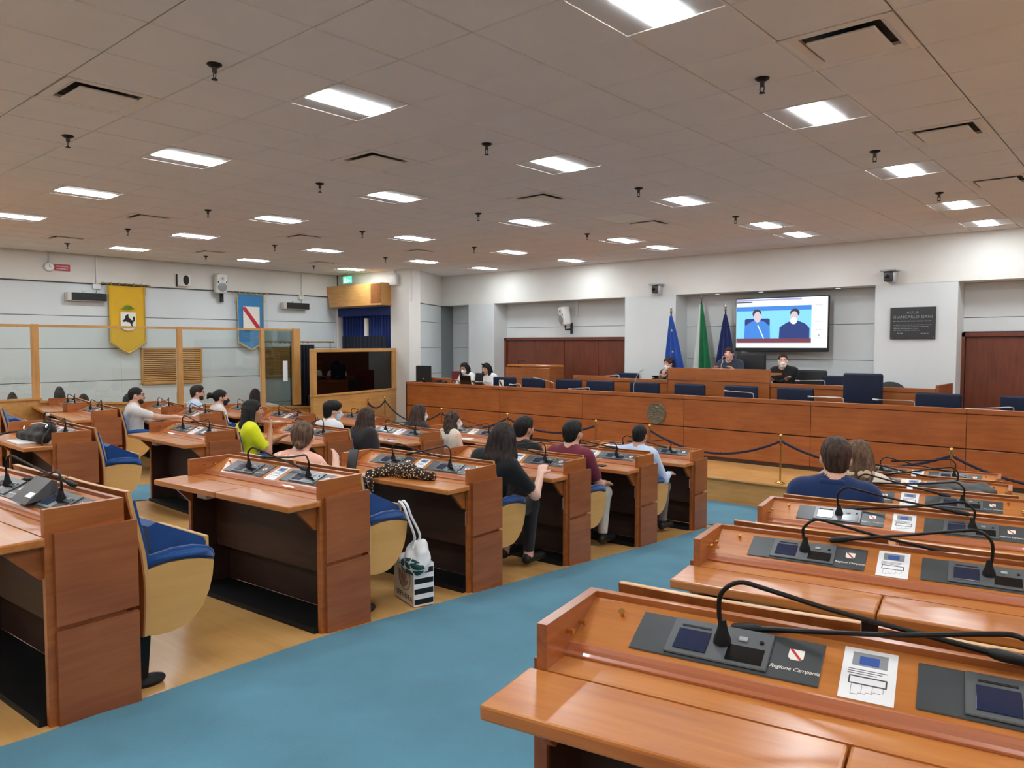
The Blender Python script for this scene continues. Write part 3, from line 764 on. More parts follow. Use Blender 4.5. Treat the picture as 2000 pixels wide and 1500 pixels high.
def hand(out, w, f, side, tag, curl=.5, palm=(0, 0, -1)):
    f = f / (np.linalg.norm(f) + 1e-9); n = np.array(palm, float); n = n - f * (n @ f); n /= np.linalg.norm(n) + 1e-9
    s = np.cross(f, n) * side
    for i, (o_, L) in enumerate(((-.028, .066), (-.009, .074), (.010, .070), (.028, .056))):
        base = w + f * .078 + s * o_; out.append(cap(w + s * o_ * .6 + f * .01, base, .014, .0125, tag, .012))
        m = base + (f * math.cos(curl * .6) + n * math.sin(curl * .6)) * L * .55; e = m + (f * math.cos(curl * 1.5) + n * math.sin(curl * 1.5)) * L * .5
        out.append(cap(base, m, .0105, .0095, tag, .004)); out.append(cap(m, e, .0095, .008, tag, .004))
    b = w + f * .02 - s * .026; m = b + (f * .6 - s * .7 + n * .25) * .04; e = m + (f * .9 - s * .15 + n * .3) * .035
    out.append(cap(b, m, .015, .011, tag, .008)); out.append(cap(m, e, .011, .009, tag, .004))
PI = math.pi
def person(label, pos, rz, top='top_white', bottom='jeans_black', skin='skin_a', hair='hair_black', style='short', sleeve='short', lh=None, rh=None, lean=6, hyaw=0, hpitch=0, hroll=0,
           mask=None, glasses=False, beard=False, size=1.0, vox=.0115, shoes='black', female=False, seat=.485, jacket=None, hairlen=.36, palms=None, curl=.45, legs=True, scarf=None, sandals=False, roll=0):
    r = thing('person', label, 'person', pos, rz); r.scale = (size,) * 3
    P = np.array((0, -.02, seat)); Rl = rotm(-R_(lean), 0, R_(roll)); sw = .165 if female else .185
    def B(x, y, z): return P + Rl @ np.array((x, y, z * .93))
    SK, TP, BT, SH = 0, 1, 2, 3
    pr = []
    pr += [cap(P + (-.085, 0, -.005), P + (.085, 0, -.005), .125, .125, BT, .05), cap(B(-.065, .0, .10), B(.065, 0, .10), .118, .118, TP, .05), cap(B(-.07, .0, .20), B(.07, 0, .20), .112 if not female else .1, .112 if not female else .1, TP, .06),
           cap(B(-.095, .0, .31), B(.095, 0, .31), .115, .115, TP, .06), cap(B(-sw + .045, -.01, .405), B(sw - .045, -.01, .405), .078, .078, TP, .06), cap(B(-.06, -.01, .44), B(.06, -.01, .44), .06, .06, TP, .05)]
    if female: pr += [ell(B(-.07, .09, .285), (.06, .055, .06), TP, .04), ell(B(.07, .09, .285), (.06, .055, .06), TP, .04)]
    nb = B(0, -.005, .44); hc = B(0, .03, .612); Rh = rotm(R_(hpitch), R_(hyaw), R_(hroll))
    def Hd(x, y, z): return hc + Rh @ np.array((x, y, z))
    nr = .05 if female else .057
    pr += [cap(nb, Hd(0, -.02, -.05), nr + .008, nr, SK, .025)]
    pr += [ell(Hd(0, -.008, .02), (.074, .092, .09), SK, .02, Rh), ell(Hd(0, .022, -.045), (.058, .064, .072), SK, .03, Rh), ell(Hd(0, .058, -.096), (.027, .024, .022), SK, .025, Rh),
           cap(Hd(0, .086, .012), Hd(0, .104, -.028), .009, .0135, SK, .012), cap(Hd(-.036, .076, .022), Hd(.036, .076, .022), .012, .012, SK, .015), cap(Hd(-.02, .083, -.060), Hd(.02, .083, -.060), .0095, .0095, SK, .012)]
    for s in (-1, 1): pr += [ell(Hd(s * .075, -.004, -.012), (.011, .020, .031), SK, .008, Rh), ell(Hd(s * .035, .066, -.022), (.025, .022, .022), SK, .02, Rh)]
    for s, tgt in ((-1, lh), (1, rh)):
        S = B(s * sw, -.01, .40)
        if tgt is None: tgt = (s * .16, .30, seat + .12)
        E, Wr = ik(S, tgt, .285, .25, (s * .55, -.55, -.9))
        pr.append(cap(S, E, .060, .047, TP, .05) if sleeve != 'none' else cap(S, E, .048, .040, SK, .03))
        if sleeve == 'long': pr.append(cap(E, E + (Wr - E) * .92, .046, .034, TP, .03)); pr.append(cap(E + (Wr - E) * .85, Wr, .027, .026, SK, .01))
        elif sleeve == 'short':
            pr[-1] = cap(S, S + (E - S) * .68, .062, .056, TP, .05); pr.append(cap(S + (E - S) * .5, E, .045, .040, SK, .012)); pr.append(cap(E, Wr, .040, .026, SK, .015))
        else: pr.append(cap(E, Wr, .038, .025, SK, .015))
        f = (Wr - E) / (np.linalg.norm(Wr - E) + 1e-9)
        hand(pr, Wr, f, s, SK, curl, (palms or {}).get(s, (0, 0, -1)))
    if legs:
        for s in (-1, 1):
            hip = P + (s * .085, .02, -.015); kn = np.array((s * .115, .40, seat - .015)); an = np.array((s * .12, .36, .09)); toe = np.array((s * .13, .53, .035))
            pr += [cap(hip, kn, .092, .064, BT, .04), cap(kn, an + (0, 0, .03), .060, .044, BT, .03), cap(an, an + (0, -.02, -.045), .036, .036, SK if sandals else SH, .02), cap(an + (0, -.03, -.05), toe, .036, .030, SH, .02)]
    V, F, tg = sdf_mesh(pr, vox)
    np_obj('body', V, F, [skin, top, bottom, shoes], r, tg[F[:, 0]])
    # eyes, brows, lips
    Mh = Matrix([list(Rh[i]) + [hc[i]] for i in range(3)] + [[0, 0, 0, 1]])
    for s in (-1, 1):
        MB().ell((s * .031, .079, .002), (.011, .008, .0065), 8, 6).xf(Mh).build('eye', 'eye_dark', r, True)
        MB().tube([(s * .016, .089, .020), (s * .032, .087, .026), (s * .048, .076, .021)], .0045, 6).xf(Mh).build('eyebrow', hair, r, True)
    if not mask: MB().ell((0, .088, -.060), (.022, .007, .007), 10, 6).xf(Mh).build('lips', 'lips', r, True)
    # hair
    Mi = Rh
    def loc(X): return (X - hc) @ Rh
    def face(X):
        q = loc(X); e = np.array((.068, .085, .105)); n_ = np.linalg.norm((q - np.array((0, .098, -.055))) / e, axis=-1); return (1 - n_) * .07
    hp = [ell(Hd(0, -.014, .032), (.083, .099, .088), 0, .02, Rh)]; subs = [face]; amp = .003; fq = 55
    ears = lambda X: .03 - np.linalg.norm(np.stack([np.abs(loc(X)[..., 0]) - .088, loc(X)[..., 1] - .002, loc(X)[..., 2] + .02], -1), axis=-1)
    if style in ('short', 'crop'):
        subs.append(ears)
        if style == 'crop': hp = [ell(Hd(0, -.012, .026), (.0775, .0955, .086), 0, .02, Rh), ell(Hd(0, -.052, -.035), (.056, .044, .05), 0, .03, Rh)]
        else: hp = [ell(Hd(0, -.014, .03), (.081, .099, .089), 0, .02, Rh), ell(Hd(0, .032, .078), (.06, .052, .038), 0, .03, Rh), ell(Hd(0, -.056, -.035), (.060, .046, .058), 0, .03, Rh)]; amp = .004
    elif style == 'bald':
        hp = [ell(Hd(0, -.024, .018), (.078, .086, .082), 0, .02, Rh)]; subs.append(lambda X: -(loc(X)[..., 2] + .05))
        subs.append(lambda X: (loc(X)[..., 1] - .045 + np.abs(np.abs(loc(X)[..., 0]) - .035) * .6))
    elif style == 'curly':
        amp = .009; fq = 75
        hp += [ell(Hd(.0, -.02, .06), (.085, .09, .06), 0, .03, Rh), ell(Hd(0, -.065, -.03), (.07, .045, .07), 0, .03, Rh)]
        subs.append(lambda X: -(loc(X)[..., 2] + .09))
    elif style == 'mop':
        amp = .006
        hp += [ell(Hd(0, .0, .055), (.096, .112, .066), 0, .03, Rh), ell(Hd(0, -.06, -.03), (.078, .055, .085), 0, .03, Rh)]
    elif style == 'ponytail':
        hp += [ell(Hd(0, -.05, .0), (.075, .055, .075), 0, .03, Rh), cap(Hd(0, -.10, .02), Hd(0, -.155, .035), .03, .035, 0, .02), cap(Hd(0, -.15, .03), Hd(0, -.185, -.01), .03, .015, 0, .02)]
        amp = .006; subs.append(lambda X: -(loc(X)[..., 2] + .07))
    elif style == 'bun':
        hp += [ell(Hd(0, -.055, -.015), (.066, .048, .07), 0, .03, Rh), ell(Hd(.0, -.098, -.055), (.038, .030, .030), 0, .015, Rh)]; amp = .005; subs.append(ears)
        subs.append(lambda X: -(loc(X)[..., 2] + .115))
    elif style in ('long', 'bob', 'messy'):
        Lh = hairlen; amp = .006 if style != 'messy' else .012
        for x, rr in ((-.06, .042), (-.03, .047), (0, .05), (.03, .047), (.06, .042)):
            a_ = Hd(x, -.055, .0); b_ = a_ + np.array((x * .5, -.035, -.16)); c_ = b_ + np.array((x * .45, -.02 - .02 * (Lh > .3), -max(.02, Lh - .16)))
            hp += [cap(a_, b_, rr, rr * .98, 0, .03), cap(b_, c_, rr * .98, rr * .45, 0, .03)]
        for s in (-1, 1):
            a_ = Hd(s * .074, .005, .0); b_ = a_ + np.array((s * .018, -.02, -.13)); hp += [cap(a_, b_, .026, .03, 0, .03), cap(b_, b_ + np.array((s * .004, -.02, -max(.02, Lh * .7 - .13))), .03, .015, 0, .03)]
    def disp(X):
        q = loc(X); th = np.arctan2(q[..., 0], q[..., 1] + .02)
        if style in ('curly', 'messy'): return amp * (np.sin(fq * q[..., 0]) * np.sin(fq * q[..., 1] + 1) * np.sin(fq * q[..., 2]) + .4 * np.sin(130 * q[..., 0] + 40 * q[..., 2]))
        return amp * (np.sin(17 * th + 12 * q[..., 2]) * .6 + .4 * np.sin(31 * th - 9 * q[..., 2]))
    V, F, tg = sdf_mesh(hp, min(vox, .0095), subs, disp)
    np_obj('hair', V, F, [hair], r)
    if beard:
        bp = [ell(Hd(0, .030, -.062), (.0598, .0655, .0595), 0, .02, Rh), ell(Hd(0, .056, -.096), (.029, .0255, .0245), 0, .02, Rh)]
        V, F, _ = sdf_mesh(bp, .008, [lambda X: (loc(X)[..., 2] + .078 - .06 * np.clip((np.abs(loc(X)[..., 0]) - .022) / .03, 0, 1)), lambda X: -(loc(X)[..., 1] + .01)])
        np_obj('beard', V, F, ['hair_brown' if glasses else 'hair_dark'], r)
        MB().tube([(-.026, .083, -.052), (0, .096, -.045), (.026, .083, -.052)], [.004, .006, .004], 6).xf(Mh).build('moustache', hair, r, True)
    if mask:
        mp = [ell(Hd(0, .034, -.055), (.062, .066, .058), 0, .02, Rh), cap(Hd(0, .09, -.02), Hd(0, .112, -.055), .012, .016, 0, .03), ell(Hd(0, .06, -.1), (.034, .03, .026), 0, .03, Rh)]
        V, F, _ = sdf_mesh(mp, .008, [lambda X: -(loc(X)[..., 1] - .035 + .25 * np.abs(loc(X)[..., 2] + .055)), lambda X: loc(X)[..., 2] + .008])
        o = np_obj('face_mask', V, F, [mask], r)
        m = MB()
        for s in (-1, 1): m.tube([(s * .055, .045, -.04), (s * .075, .015, .0), (s * .08, -.02, .005)], .003, 5); m.tube([(s * .05, .045, -.085), (s * .072, .01, -.04), (s * .08, -.02, -.01)], .003, 5)
        m.xf(Mh).build('ear_loop', mask, o)
    if glasses:
        m = MB()
        for s in (-1, 1):
            m.tube([(s * (.032 + .024 * math.cos(t)), .094 - .006 * abs(math.cos(t)), .002 + .018 * math.sin(t)) for t in [i * PI / 8 for i in range(17)]], .0028, 6, False)
            m.tube([(s * .056, .09, .006), (s * .078, .05, .008), (s * .08, -.01, .0)], .0028, 6)
        m.tube([(-.009, .098, .006), (.009, .098, .006)], .0028, 6); m.xf(Mh).build('eyeglasses', 'glass_frame', r)
    if jacket == 'suit':
        lp = [cap(B(-.05, -.055, .46), B(.05, -.055, .46), .03, .03, 0, .02), cap(B(-.055, -.05, .455), B(-.05, .05, .41), .02, .014, 0, .02), cap(B(.055, -.05, .455), B(.05, .05, .41), .02, .014, 0, .02), cap(B(-.05, .05, .41), B(-.02, .115, .25), .016, .012, 0, .02), cap(B(.05, .05, .41), B(.02, .115, .25), .016, .012, 0, .02)]
        V, F, _ = sdf_mesh(lp, .008); np_obj('collar', V, F, [top], r)
    if jacket == 'shirt':
        lp = [cap(B(-.045, -.05, .475), B(.045, -.05, .475), .018, .018, 0, .02), cap(B(-.05, -.045, .475), B(-.035, .045, .44), .016, .014, 0, .02), cap(B(.05, -.045, .475), B(.035, .045, .44), .016, .014, 0, .02)]
        V, F, _ = sdf_mesh(lp, .008); np_obj('collar', V, F, [top], r)
    if scarf:
        lp = [cap(B(-.06, -.05, .46), B(.06, -.05, .47), .04, .045, 0, .03), cap(B(.06, -.05, .47), B(.06, .06, .44), .045, .04, 0, .03), cap(B(-.06, -.05, .46), B(-.05, .06, .44), .04, .04, 0, .03), cap(B(.09, -.03, .46), B(.14, .0, .40), .04, .03, 0, .03)]
        V, F, _ = sdf_mesh(lp, .009); np_obj('scarf', V, F, [scarf], r)
    return r
def sit(name, s, label, dz=0.0, dv=0.0, du=0.0, turn=0.0, **k):
    p = dpos(name, s * .31 + du, .60 + dv); p.z = fl(p.x, p.y)
    return person(label, p, DESKS[name].rotation_euler.z + R_(turn), **k)
sit('B', -1, 'woman with pinned brown hair in pink dotted top holding a phone', top='top_pink_dots', hair='hair_light', style='bun', skin='skin_c', female=True, rh=(.06, .40, .82), lh=(-.16, .40, .735), lean=8, hpitch=-4, vox=.0095, size=.96, palms={1: (-1, 0, -.2)}, du=-.03, hyaw=26, turn=14)
sit('C', 1, 'woman with very long dark hair in black t-shirt, jeans and sandals', top='top_black', bottom='jeans_black', hair='hair_dark', style='long', hairlen=.56, skin='skin_c', female=True, rh=(.24, .36, .735), lh=(-.12, .42, .735), lean=6, vox=.0095, hyaw=10, size=1.0, sandals=True, du=.03, roll=10)
sit('D', -1, 'dark-haired bearded man in black top beside the maroon-shirted man', top='top_black', hair='hair_black', style='short', beard=True, skin='skin_b', lh=(-.16, .4, .735), rh=(.12, .4, .735), hyaw=-8, lean=6, du=.04)
sit('D', 1, 'man with black hair and beard in maroon t-shirt and light trousers', top='top_maroon', bottom='trouser_light', hair='hair_black', style='short', beard=True, skin='skin_a', rh=(.15, .34, .575), lh=(-.14, .38, .735), hyaw=0, lean=2, vox=.0095, size=1.0)
sit('E', 1, 'man with short black hair in light blue shirt and grey trousers', top='top_blueshirt', bottom='trouser_grey', hair='hair_black', style='crop', skin='skin_b', sleeve='long', rh=(.20, .33, .62), lh=(-.12, .38, .735), hyaw=8, lean=5, jacket='shirt', size=.97)
sit('R3', -1, 'man with short brown hair wearing a navy blue suit jacket', top='top_navy', bottom='top_navy', hair='hair_brown', style='short', skin='skin_a', sleeve='long', lh=(-.17, .40, .735), rh=(.14, .40, .735), jacket='suit', vox=.0095, size=1.04, hyaw=12, du=-.07)
sit('R4', -1, 'woman with long brown hair and beige scarf in front of the navy-suited man', top='top_beige', hair='hair_light', style='long', hairlen=.30, skin='skin_a', female=True, sleeve='long', hyaw=-8, scarf='scarf_beige', du=-.05, lh=(-.12, .34, .735), rh=(.14, .40, .735))
sit('G3', 1, 'woman with dark wavy hair in bright yellow top, hand at her chin', top='top_yellow', hair='hair_black', style='bob', hairlen=.24, skin='skin_b', female=True, hyaw=-20, rh=(.10, .22, .84), lh=(-.05, .36, .735), turn=-14, lean=6, palms={1: (-.3, -.9, 0)}, du=.02)
sit('G4', -1, 'man with thick black hair and white mask in white t-shirt', top='top_white', hair='hair_black', style='mop', skin='skin_a', mask='mask_blue', hyaw=-22, lean=4, turn=0, size=1.0, du=.12)
sit('G4', 1, 'woman with long straight brown hair in dark green top', top='top_dark', hair='hair_brown', style='long', hairlen=.46, skin='skin_a', female=True, hyaw=12, lean=8, du=.17, size=.97)
sit('G5', -1, 'woman with shoulder length brown hair and dark top behind curly-haired woman', top='top_dark', hair='hair_brown', style='long', hairlen=.28, skin='skin_a', mask='mask_white', female=True, hyaw=-10, lean=6, du=.14)
sit('G5', 1, 'woman with curly brown hair in sleeveless beige top and white mask', top='top_beige', hair='hair_brown', style='messy', hairlen=.22, skin='skin_c', sleeve='none', mask='mask_white', female=True, hyaw=-20, lean=8, turn=-6, du=.16, size=.95)
sit('K3', 1, 'bearded man with glasses in white and grey shirt reaching across desk', top='top_cream', bottom='jeans_black', hair='hair_black', style='crop', beard=True, glasses=True, skin='skin_a', hyaw=-12, turn=-10, rh=(.16, .50, .75), lh=(-.1, .42, .735), lean=2, size=1.0)
sit('L4', 1, 'bearded man in sunglasses and pale blue shirt near the wall grille', top='top_sky', hair='hair_dark', style='short', beard=True, glasses=True, skin='skin_a', hyaw=-10, lean=3, size=1.02, jacket='shirt', turn=-8)
sit('K4', -1, 'man with tied-back black hair, black mask and cream shirt', top='top_cream', hair='hair_black', style='ponytail', mask='mask_black', skin='skin_a', hyaw=-12, lean=3, turn=-8, size=1.0, du=.06)
# speakers and clerks on the podium (facing the hall)
person('speaker with dark hair in charcoal jacket at the raised centre desk', (-6.05, 13.0, .90), PI + .1, top='top_charcoal', bottom='top_charcoal', hair='hair_brown', style='short', skin='skin_c', sleeve='long', jacket='suit', lean=12, hyaw=4, lh=(-.16, .36, .76), rh=(.16, .36, .76))
person('man with white mask and dark jacket resting chin on hand at podium', (-7.24, 12.98, .70), PI - .12, top='top_charcoal', bottom='top_charcoal', hair='hair_brown', style='curly', skin='skin_a', sleeve='long', mask='mask_white', lean=12, jacket='suit', rh=(.05, .22, .80), lh=(-.1, .34, .77), hyaw=-4, palms={1: (0, -1, 0)})
person('man with white mask and black shirt, arms folded, at the podium', (-5.06, 12.98, .79), PI + .05, top='top_black', bottom='jeans_black', hair='hair_dark', style='crop', skin='skin_a', sleeve='long', mask='mask_white', jacket='shirt', lean=10, hyaw=22, lh=(.10, .25, .70), rh=(-.10, .23, .72))
person('woman with black curly hair, white mask and white t-shirt at podium counter', (-11.71, 12.0, .56), PI - .08, top='top_white', hair='hair_black', style='messy', hairlen=.16, skin='skin_b', mask='mask_white', female=True, lean=14, hyaw=14, hpitch=-14, lh=(-.12, .36, .73), rh=(.16, .36, .73))
wmn = person('woman with sunglasses on her head and white shirt at podium counter', (-11.07, 12.02, .56), PI - .1, top='top_white', hair='hair_black', style='bob', hairlen=.14, skin='skin_a', female=True, lean=14, hyaw=12, hpitch=-16, lh=(-.12, .34, .73), rh=(.16, .34, .73))
m = MB()
for s_ in (-1, 1): m.ell((s_ * .032, .055, .105), (.026, .012, .018), 12, 6)
hcw = Vector((-11.07, 12.02, .56)) + Matrix.Rotation(PI - .1, 3, 'Z') @ Vector((0, .16, 1.035)); m.build('sunglasses', 'black_gloss', None, True)
sgl = bpy.data.objects[m and 'sunglasses']; sgl.location = hcw; sgl.rotation_euler = (-.28, 0, PI - .1 + .2); tag(sgl, 'black sunglasses pushed up on the hair of a clerk', 'sunglasses')
# ================================================================ PODIUM FURNITURE
def place(o, loc, rz=0): o.location = loc; o.rotation_euler = (0, 0, rz); return o
ctr = thing('podium_counter', 'long cherry panelled counter across the front of the podium', 'counter', (0, 10.8, .32))
xs = [-12.42, -9.74, -7.78, -5.81, -3.83, -1.915, 0.05, 1.6]
for a_, b_ in zip(xs, xs[1:]):
    MB().rbox(a_ + .003, b_ - .003, 0, .03, .49, .915, .003, 1).build('front_panel', 'dais_wood', ctr)
    MB().rbox(a_ + .003, b_ - .003, 0, .03, .06, .475, .003, 1).build('front_panel', 'dais_wood', ctr)
    MB().rbox(a_ + .0015, b_ - .0015, -.012, .035, .922, .985, .004, 1).build('top_rail', 'dais_wood', ctr)
MB().box(-12.42, 1.6, .03, .05, .0, .98).build('core', 'cherry_dark', ctr)
MB().box(-12.42, 1.6, .012, .05, .0, .058).build('plinth', 'cherry_dark', ctr)
MB().box(-12.42, 1.6, .04, .52, .90, .93).build('worktop', 'cherry_top', ctr)
MB().box(-12.44, -12.42, -.01, .9, .0, .985).build('end_panel', 'cherry_dark', ctr)
MB().rbox(-12.42, -11.45, .36, .40, .93, 1.07, .004, 1).build('ledge', 'dais_wood', ctr)
# bronze medallion
md = thing('medallion', 'round bronze relief medallion fixed to the podium counter', 'medallion', (-6.3, 10.795, .985))
MB().lathe([(.17, 0), (.172, -.012), (.165, -.022), (.158, -.02)], n=40, axis='y').build('disc', 'bronze', md, True)
m = MB()
for i in range(46):
    a_ = rng.uniform(0, 6.28); q = .14 * math.sqrt(rng.random()); m.ell((q * math.cos(a_), -.02, q * math.sin(a_)), (rng.uniform(.012, .035), .007, rng.uniform(.006, .014)), 8, 5)
m.build('relief', 'bronze', md, True)
# second tier desk with raised centre
t2 = thing('president_desk', 'long cherry desk with raised centre behind the podium counter', 'desk', (0, 12.1, .47))
for a_, b_ in ((-8.94, -6.83), (-4.95, -3.72), (-3.72, -2.54)):
    MB().rbox(a_ + .002, b_ - .002, 0, .03, .0, .93, .003, 1).build('front_panel', 'dais_wood', t2)
    MB().rbox(a_ + .002, b_ - .002, -.01, .04, .935, 1.0, .004, 1).build('top_rail', 'dais_wood', t2)
    MB().box(a_, b_, .03, .5, .93, .96).build('worktop', 'cherry_top', t2)
MB().rbox(-6.82, -4.96, -.02, .04, .0, 1.0, .003, 1).build('centre_panel', 'dais_wood', t2)
MB().rbox(-6.82, -4.96, -.03, .04, 1.004, 1.22, .004, 1).build('centre_panel', 'dais_wood', t2)
MB().box(-6.8, -4.98, .04, .55, 1.12, 1.15).build('worktop', 'cherry_top', t2)
MB().box(-2.54, -2.5, -.01, .9, .0, 1.05).build('end_panel', 'cherry_panel', t2)
MB().rbox(-8.94, -8.1, .0, .05, 1.0, 1.03, .003, 1).build('ledge', 'dais_wood', t2)
# lectern on the podium
lc = thing('lectern', 'cherry lectern block with small shield sign beside the cupboard doors', 'lectern', (-10.35, 12.35, .47))
MB().rbox(-.60, .60, 0, .04, 0, 1.14, .004, 1).build('front_panel', 'dais_wood', lc); MB().rbox(-.60, .60, .04, .5, 1.16, 1.2, .004, 1).build('top', 'cherry_top', lc)
for s in (-1, 1): MB().box(s * .59 - .01, s * .59 + .01, .04, .5, 0, 1.16).build('side_panel', 'cherry_panel', lc)
MB().tube(spline([(-.4, .2, 1.2), (-.4, .2, 1.27), (-.36, .2, 1.29), (-.2, .18, 1.27)]), .008, 7).build('microphone', 'black_metal', lc, True)
sg = thing('shield_sign', 'small white shield sign standing on the podium counter', 'sign', (-10.05, 11.2, 1.25))
MB().rbox(-.055, .055, 0, .01, 0, .15, .008, 1).build('panel', 'emblem_white', sg); MB().prism([(-.055, .13), (-.02, .13), (.05, .02), (.01, .02)], 'y', -.002, 0).build('band', 'black', sg); MB().box(-.03, .03, -.02, .04, -.002, .006).build('foot', 'off_white', sg)
# podium chairs
def make_pod_chair(h=.5, wd=.58, mat='navy_seat'):
    r = thing('podium_chair', '-', 'chair', group='navy chairs along the podium counter')
    m = MB(); nx, nz = 8, 7
    # padded back
    MB().rbox(-wd / 2, wd / 2, -.04, .04, .46, .46 + h, .035, 4).build('backrest', mat, r, True)
    MB().rbox(-wd / 2 + .02, wd / 2 - .02, -.50, -.02, .38, .48, .035, 3).build('seat', mat, r, True)
    for s in (-1, 1):
        MB().rbox(s * (wd / 2 + .02) - .025, s * (wd / 2 + .02) + .025, -.42, -.04, .60, .64, .012, 2).build('armrest', 'black', r, True)
        MB().box(s * (wd / 2 + .02) - .012, s * (wd / 2 + .02) + .012, -.25, -.2, .42, .60).build('arm_post', 'black_metal', r)
    MB().lathe([(.03, .07), (.025, .38)], (0, -.25, 0), 12).build('column', 'black_metal', r)
    for k in range(5):
        t = 2 * PI * k / 5; MB().tube([(0, -.25, .08), (.28 * math.cos(t), -.25 + .28 * math.sin(t), .035)], [.022, .015], 6).build('leg', 'black_metal', r)
        MB().ell((.28 * math.cos(t), -.25 + .28 * math.sin(t), .028), (.026, .026, .026), 8, 6).build('caster', 'black', r, True)
    return r
pc = make_pod_chair(); index_children(pc)
cx = [-10.47, -9.69, -8.81, -8.08, -7.12, -6.23, -5.31, -4.42, -2.44, -1.42]
ordw = ['first', 'second', 'third', 'fourth', 'fifth', 'sixth', 'seventh', 'eighth']
for n, x in enumerate(cx):
    o = pc if n == 0 else copy_tree(pc)
    place(o, (x, 11.78, .47), rng.uniform(-.08, .08))
    o['label'] = ('navy low-backed chair at podium counter, %s from the seated clerks' % ordw[n]) if n < 8 else ('navy low-backed podium chair between the tall-backed chair and the brown door' if n == 8 else 'navy low-backed podium chair in front of the brown door')
o = make_pod_chair(.75, .55); place(o, (-3.43, 11.78, .47)); o['label'] = 'tall-backed navy chair at the podium counter below the dark plaque'
for n, (x, zf, lab, mt, h) in enumerate(((-8.36, .62, 'navy chair behind the president desk beside the masked man', 'navy_seat', .45), (-4.2, .62, 'navy chair behind the president desk next to the tall-backed chair', 'navy_seat', .5), (-4.72, .62, 'black chair beside the man in black shirt', 'black_seat', .58), (-5.8, .82, 'large dark chair behind the speaker at the centre desk', 'black_seat', .66))):
    o = make_pod_chair(h, .55, mt); place(o, (x, 13.15 if n < 2 else 13.28, zf)); o['label'] = lab; o['group'] = 'chairs behind the president desk'
o = thing('round_back_chair', 'dark chair with rounded back behind the right end of president desk', 'chair', (-3.4, 13.1, .62))
MB().ell((0, 0, .72), (.24, .05, .17), 20, 12).build('backrest', 'black_seat', o, True); MB().rbox(-.22, .22, -.45, -.02, .4, .47, .03, 3).build('seat', 'black_seat', o, True)
for a_, b_ in ((-.2, -.4), (.2, -.4), (-.2, -.05), (.2, -.05)): MB().tube([(a_, b_, .4), (a_, b_, 0)], .012, 6).build('leg', 'black_metal', o)
# thin steel microphones on counter and president desk
def thin_mic(x, y, z, d, reach, rise, name_label):
    r = thing('desk_microphone', name_label, 'microphone', (x, y, z), group='thin steel microphones on the podium')
    MB().lathe([(.03, 0), (.03, .012), (.012, .02)], n=12).build('base', 'black_metal', r, True)
    MB().tube(spline([(0, 0, .015), (0, 0, .07 + rise * .3), (d * .03, 0, .10 + rise * .4), (d * reach * .5, 0, .095 + rise * .7), (d * reach, 0, .085 + rise)]), .006, 7).build('gooseneck', 'steel', r, True)
    MB().tube([(d * reach, 0, .085 + rise), (d * (reach + .07), 0, .085 + rise * 1.1)], .011, 8).build('microphone_head', 'steel', r, True)
    return r
lm = 'thin steel gooseneck microphone standing on the podium counter'
for x, d, rc, ri in ((-10.1, -1, .38, .02), (-9.35, -1, .22, .0), (-8.55, -1, .42, .14), (-7.75, -1, .40, -.03), (-6.85, 1, .12, .32), (-4.75, -1, .40, .05), (-3.45, -1, .42, .02), (-2.55, -1, .45, .02), (-1.45, -1, .45, -.04)):
    thin_mic(x, 10.98, 1.25, d, rc, ri, lm)
thin_mic(-8.0, 12.3, 1.43, -1, .4, -.03, 'steel gooseneck microphone on president desk before the empty navy chair'); thin_mic(-4.15, 12.3, 1.43, -1, .4, 0, 'steel gooseneck microphone on president desk beside the man in black')
o = thin_mic(-6.03, 12.55, 1.62, 1, .03, .18, 'upright microphone with red lit ring before the speaker'); MB().ell((.06, 0, .29), (.02, .02, .02), 10, 6).build('light_ring', 'red_band', o, True)
# small things on the podium
mn = thing('computer_monitor', 'black computer monitor on the podium counter beside the white pillar', 'monitor', (-12.1, 11.0, 1.25), .25)
MB().rbox(-.19, .19, -.02, .02, .06, .40, .008, 1).build('housing', 'black', mn); MB().box(-.03, .03, -.0, .03, 0, .12).build('stand', 'black', mn); MB().lathe([(.1, 0), (.1, .012)], n=16).build('base', 'black', mn); MB().box(-.17, .17, .02, .022, .08, .38).build('screen', 'black_gloss', mn); MB().ell((0, -.022, .12), (.016, .004, .012), 10, 6).build('logo_badge', 'white_plastic', mn)
lt = thing('laptop', 'open black laptop seen from behind in front of the clerks', 'laptop', (-10.98, 11.15, 1.25), -.1)
MB().rbox(-.17, .17, .0, .24, 0, .018, .004, 1).build('base', 'black', lt); MB().prism([(-.03, .22), (-.022, .22), (.008, .015), (.0, .015)], 'x', -.17, .17).build('lid', 'black_gloss', lt)
tb = thing('tablet_computer', 'black tablet on a stand behind the laptop', 'tablet', (-10.88, 11.42, 1.25)); MB().prism([(0, .02), (.008, .02), (.04, .26), (.032, .26)], 'x', -.11, .11).build('panel', 'black', tb); MB().box(-.06, .06, .0, .1, 0, .02).build('stand', 'black_metal', tb)
for x, y, z, lab in ((-11.95 + .3, 11.06, 1.25, 'black desk telephone on the podium counter beside the monitor'), (-7.15, 12.3, 1.43, 'black desk telephone in front of the masked man')):
    tp = thing('desk_telephone', lab, 'telephone', (x, y, z)); MB().prism([(-.09, 0), (.09, 0), (.09, .08), (-.09, .03)], 'x', -.11, .11).build('base', 'black', tp); MB().rbox(-.09, -.04, -.09, .1, .07, .1, .01, 2).build('handset', 'black_gloss', tp, True)
rc_ = thing('red_chair', 'empty chair with flat reddish brown back behind the monitor', 'chair', (-12.3, 12.3, .47)); MB().rbox(-.26, .26, -.02, .02, .45, 1.02, .01, 1).build('backrest', 'leather_red', rc_); MB().rbox(-.24, .24, -.45, -.02, .4, .46, .02, 2).build('seat', 'leather_red', rc_)
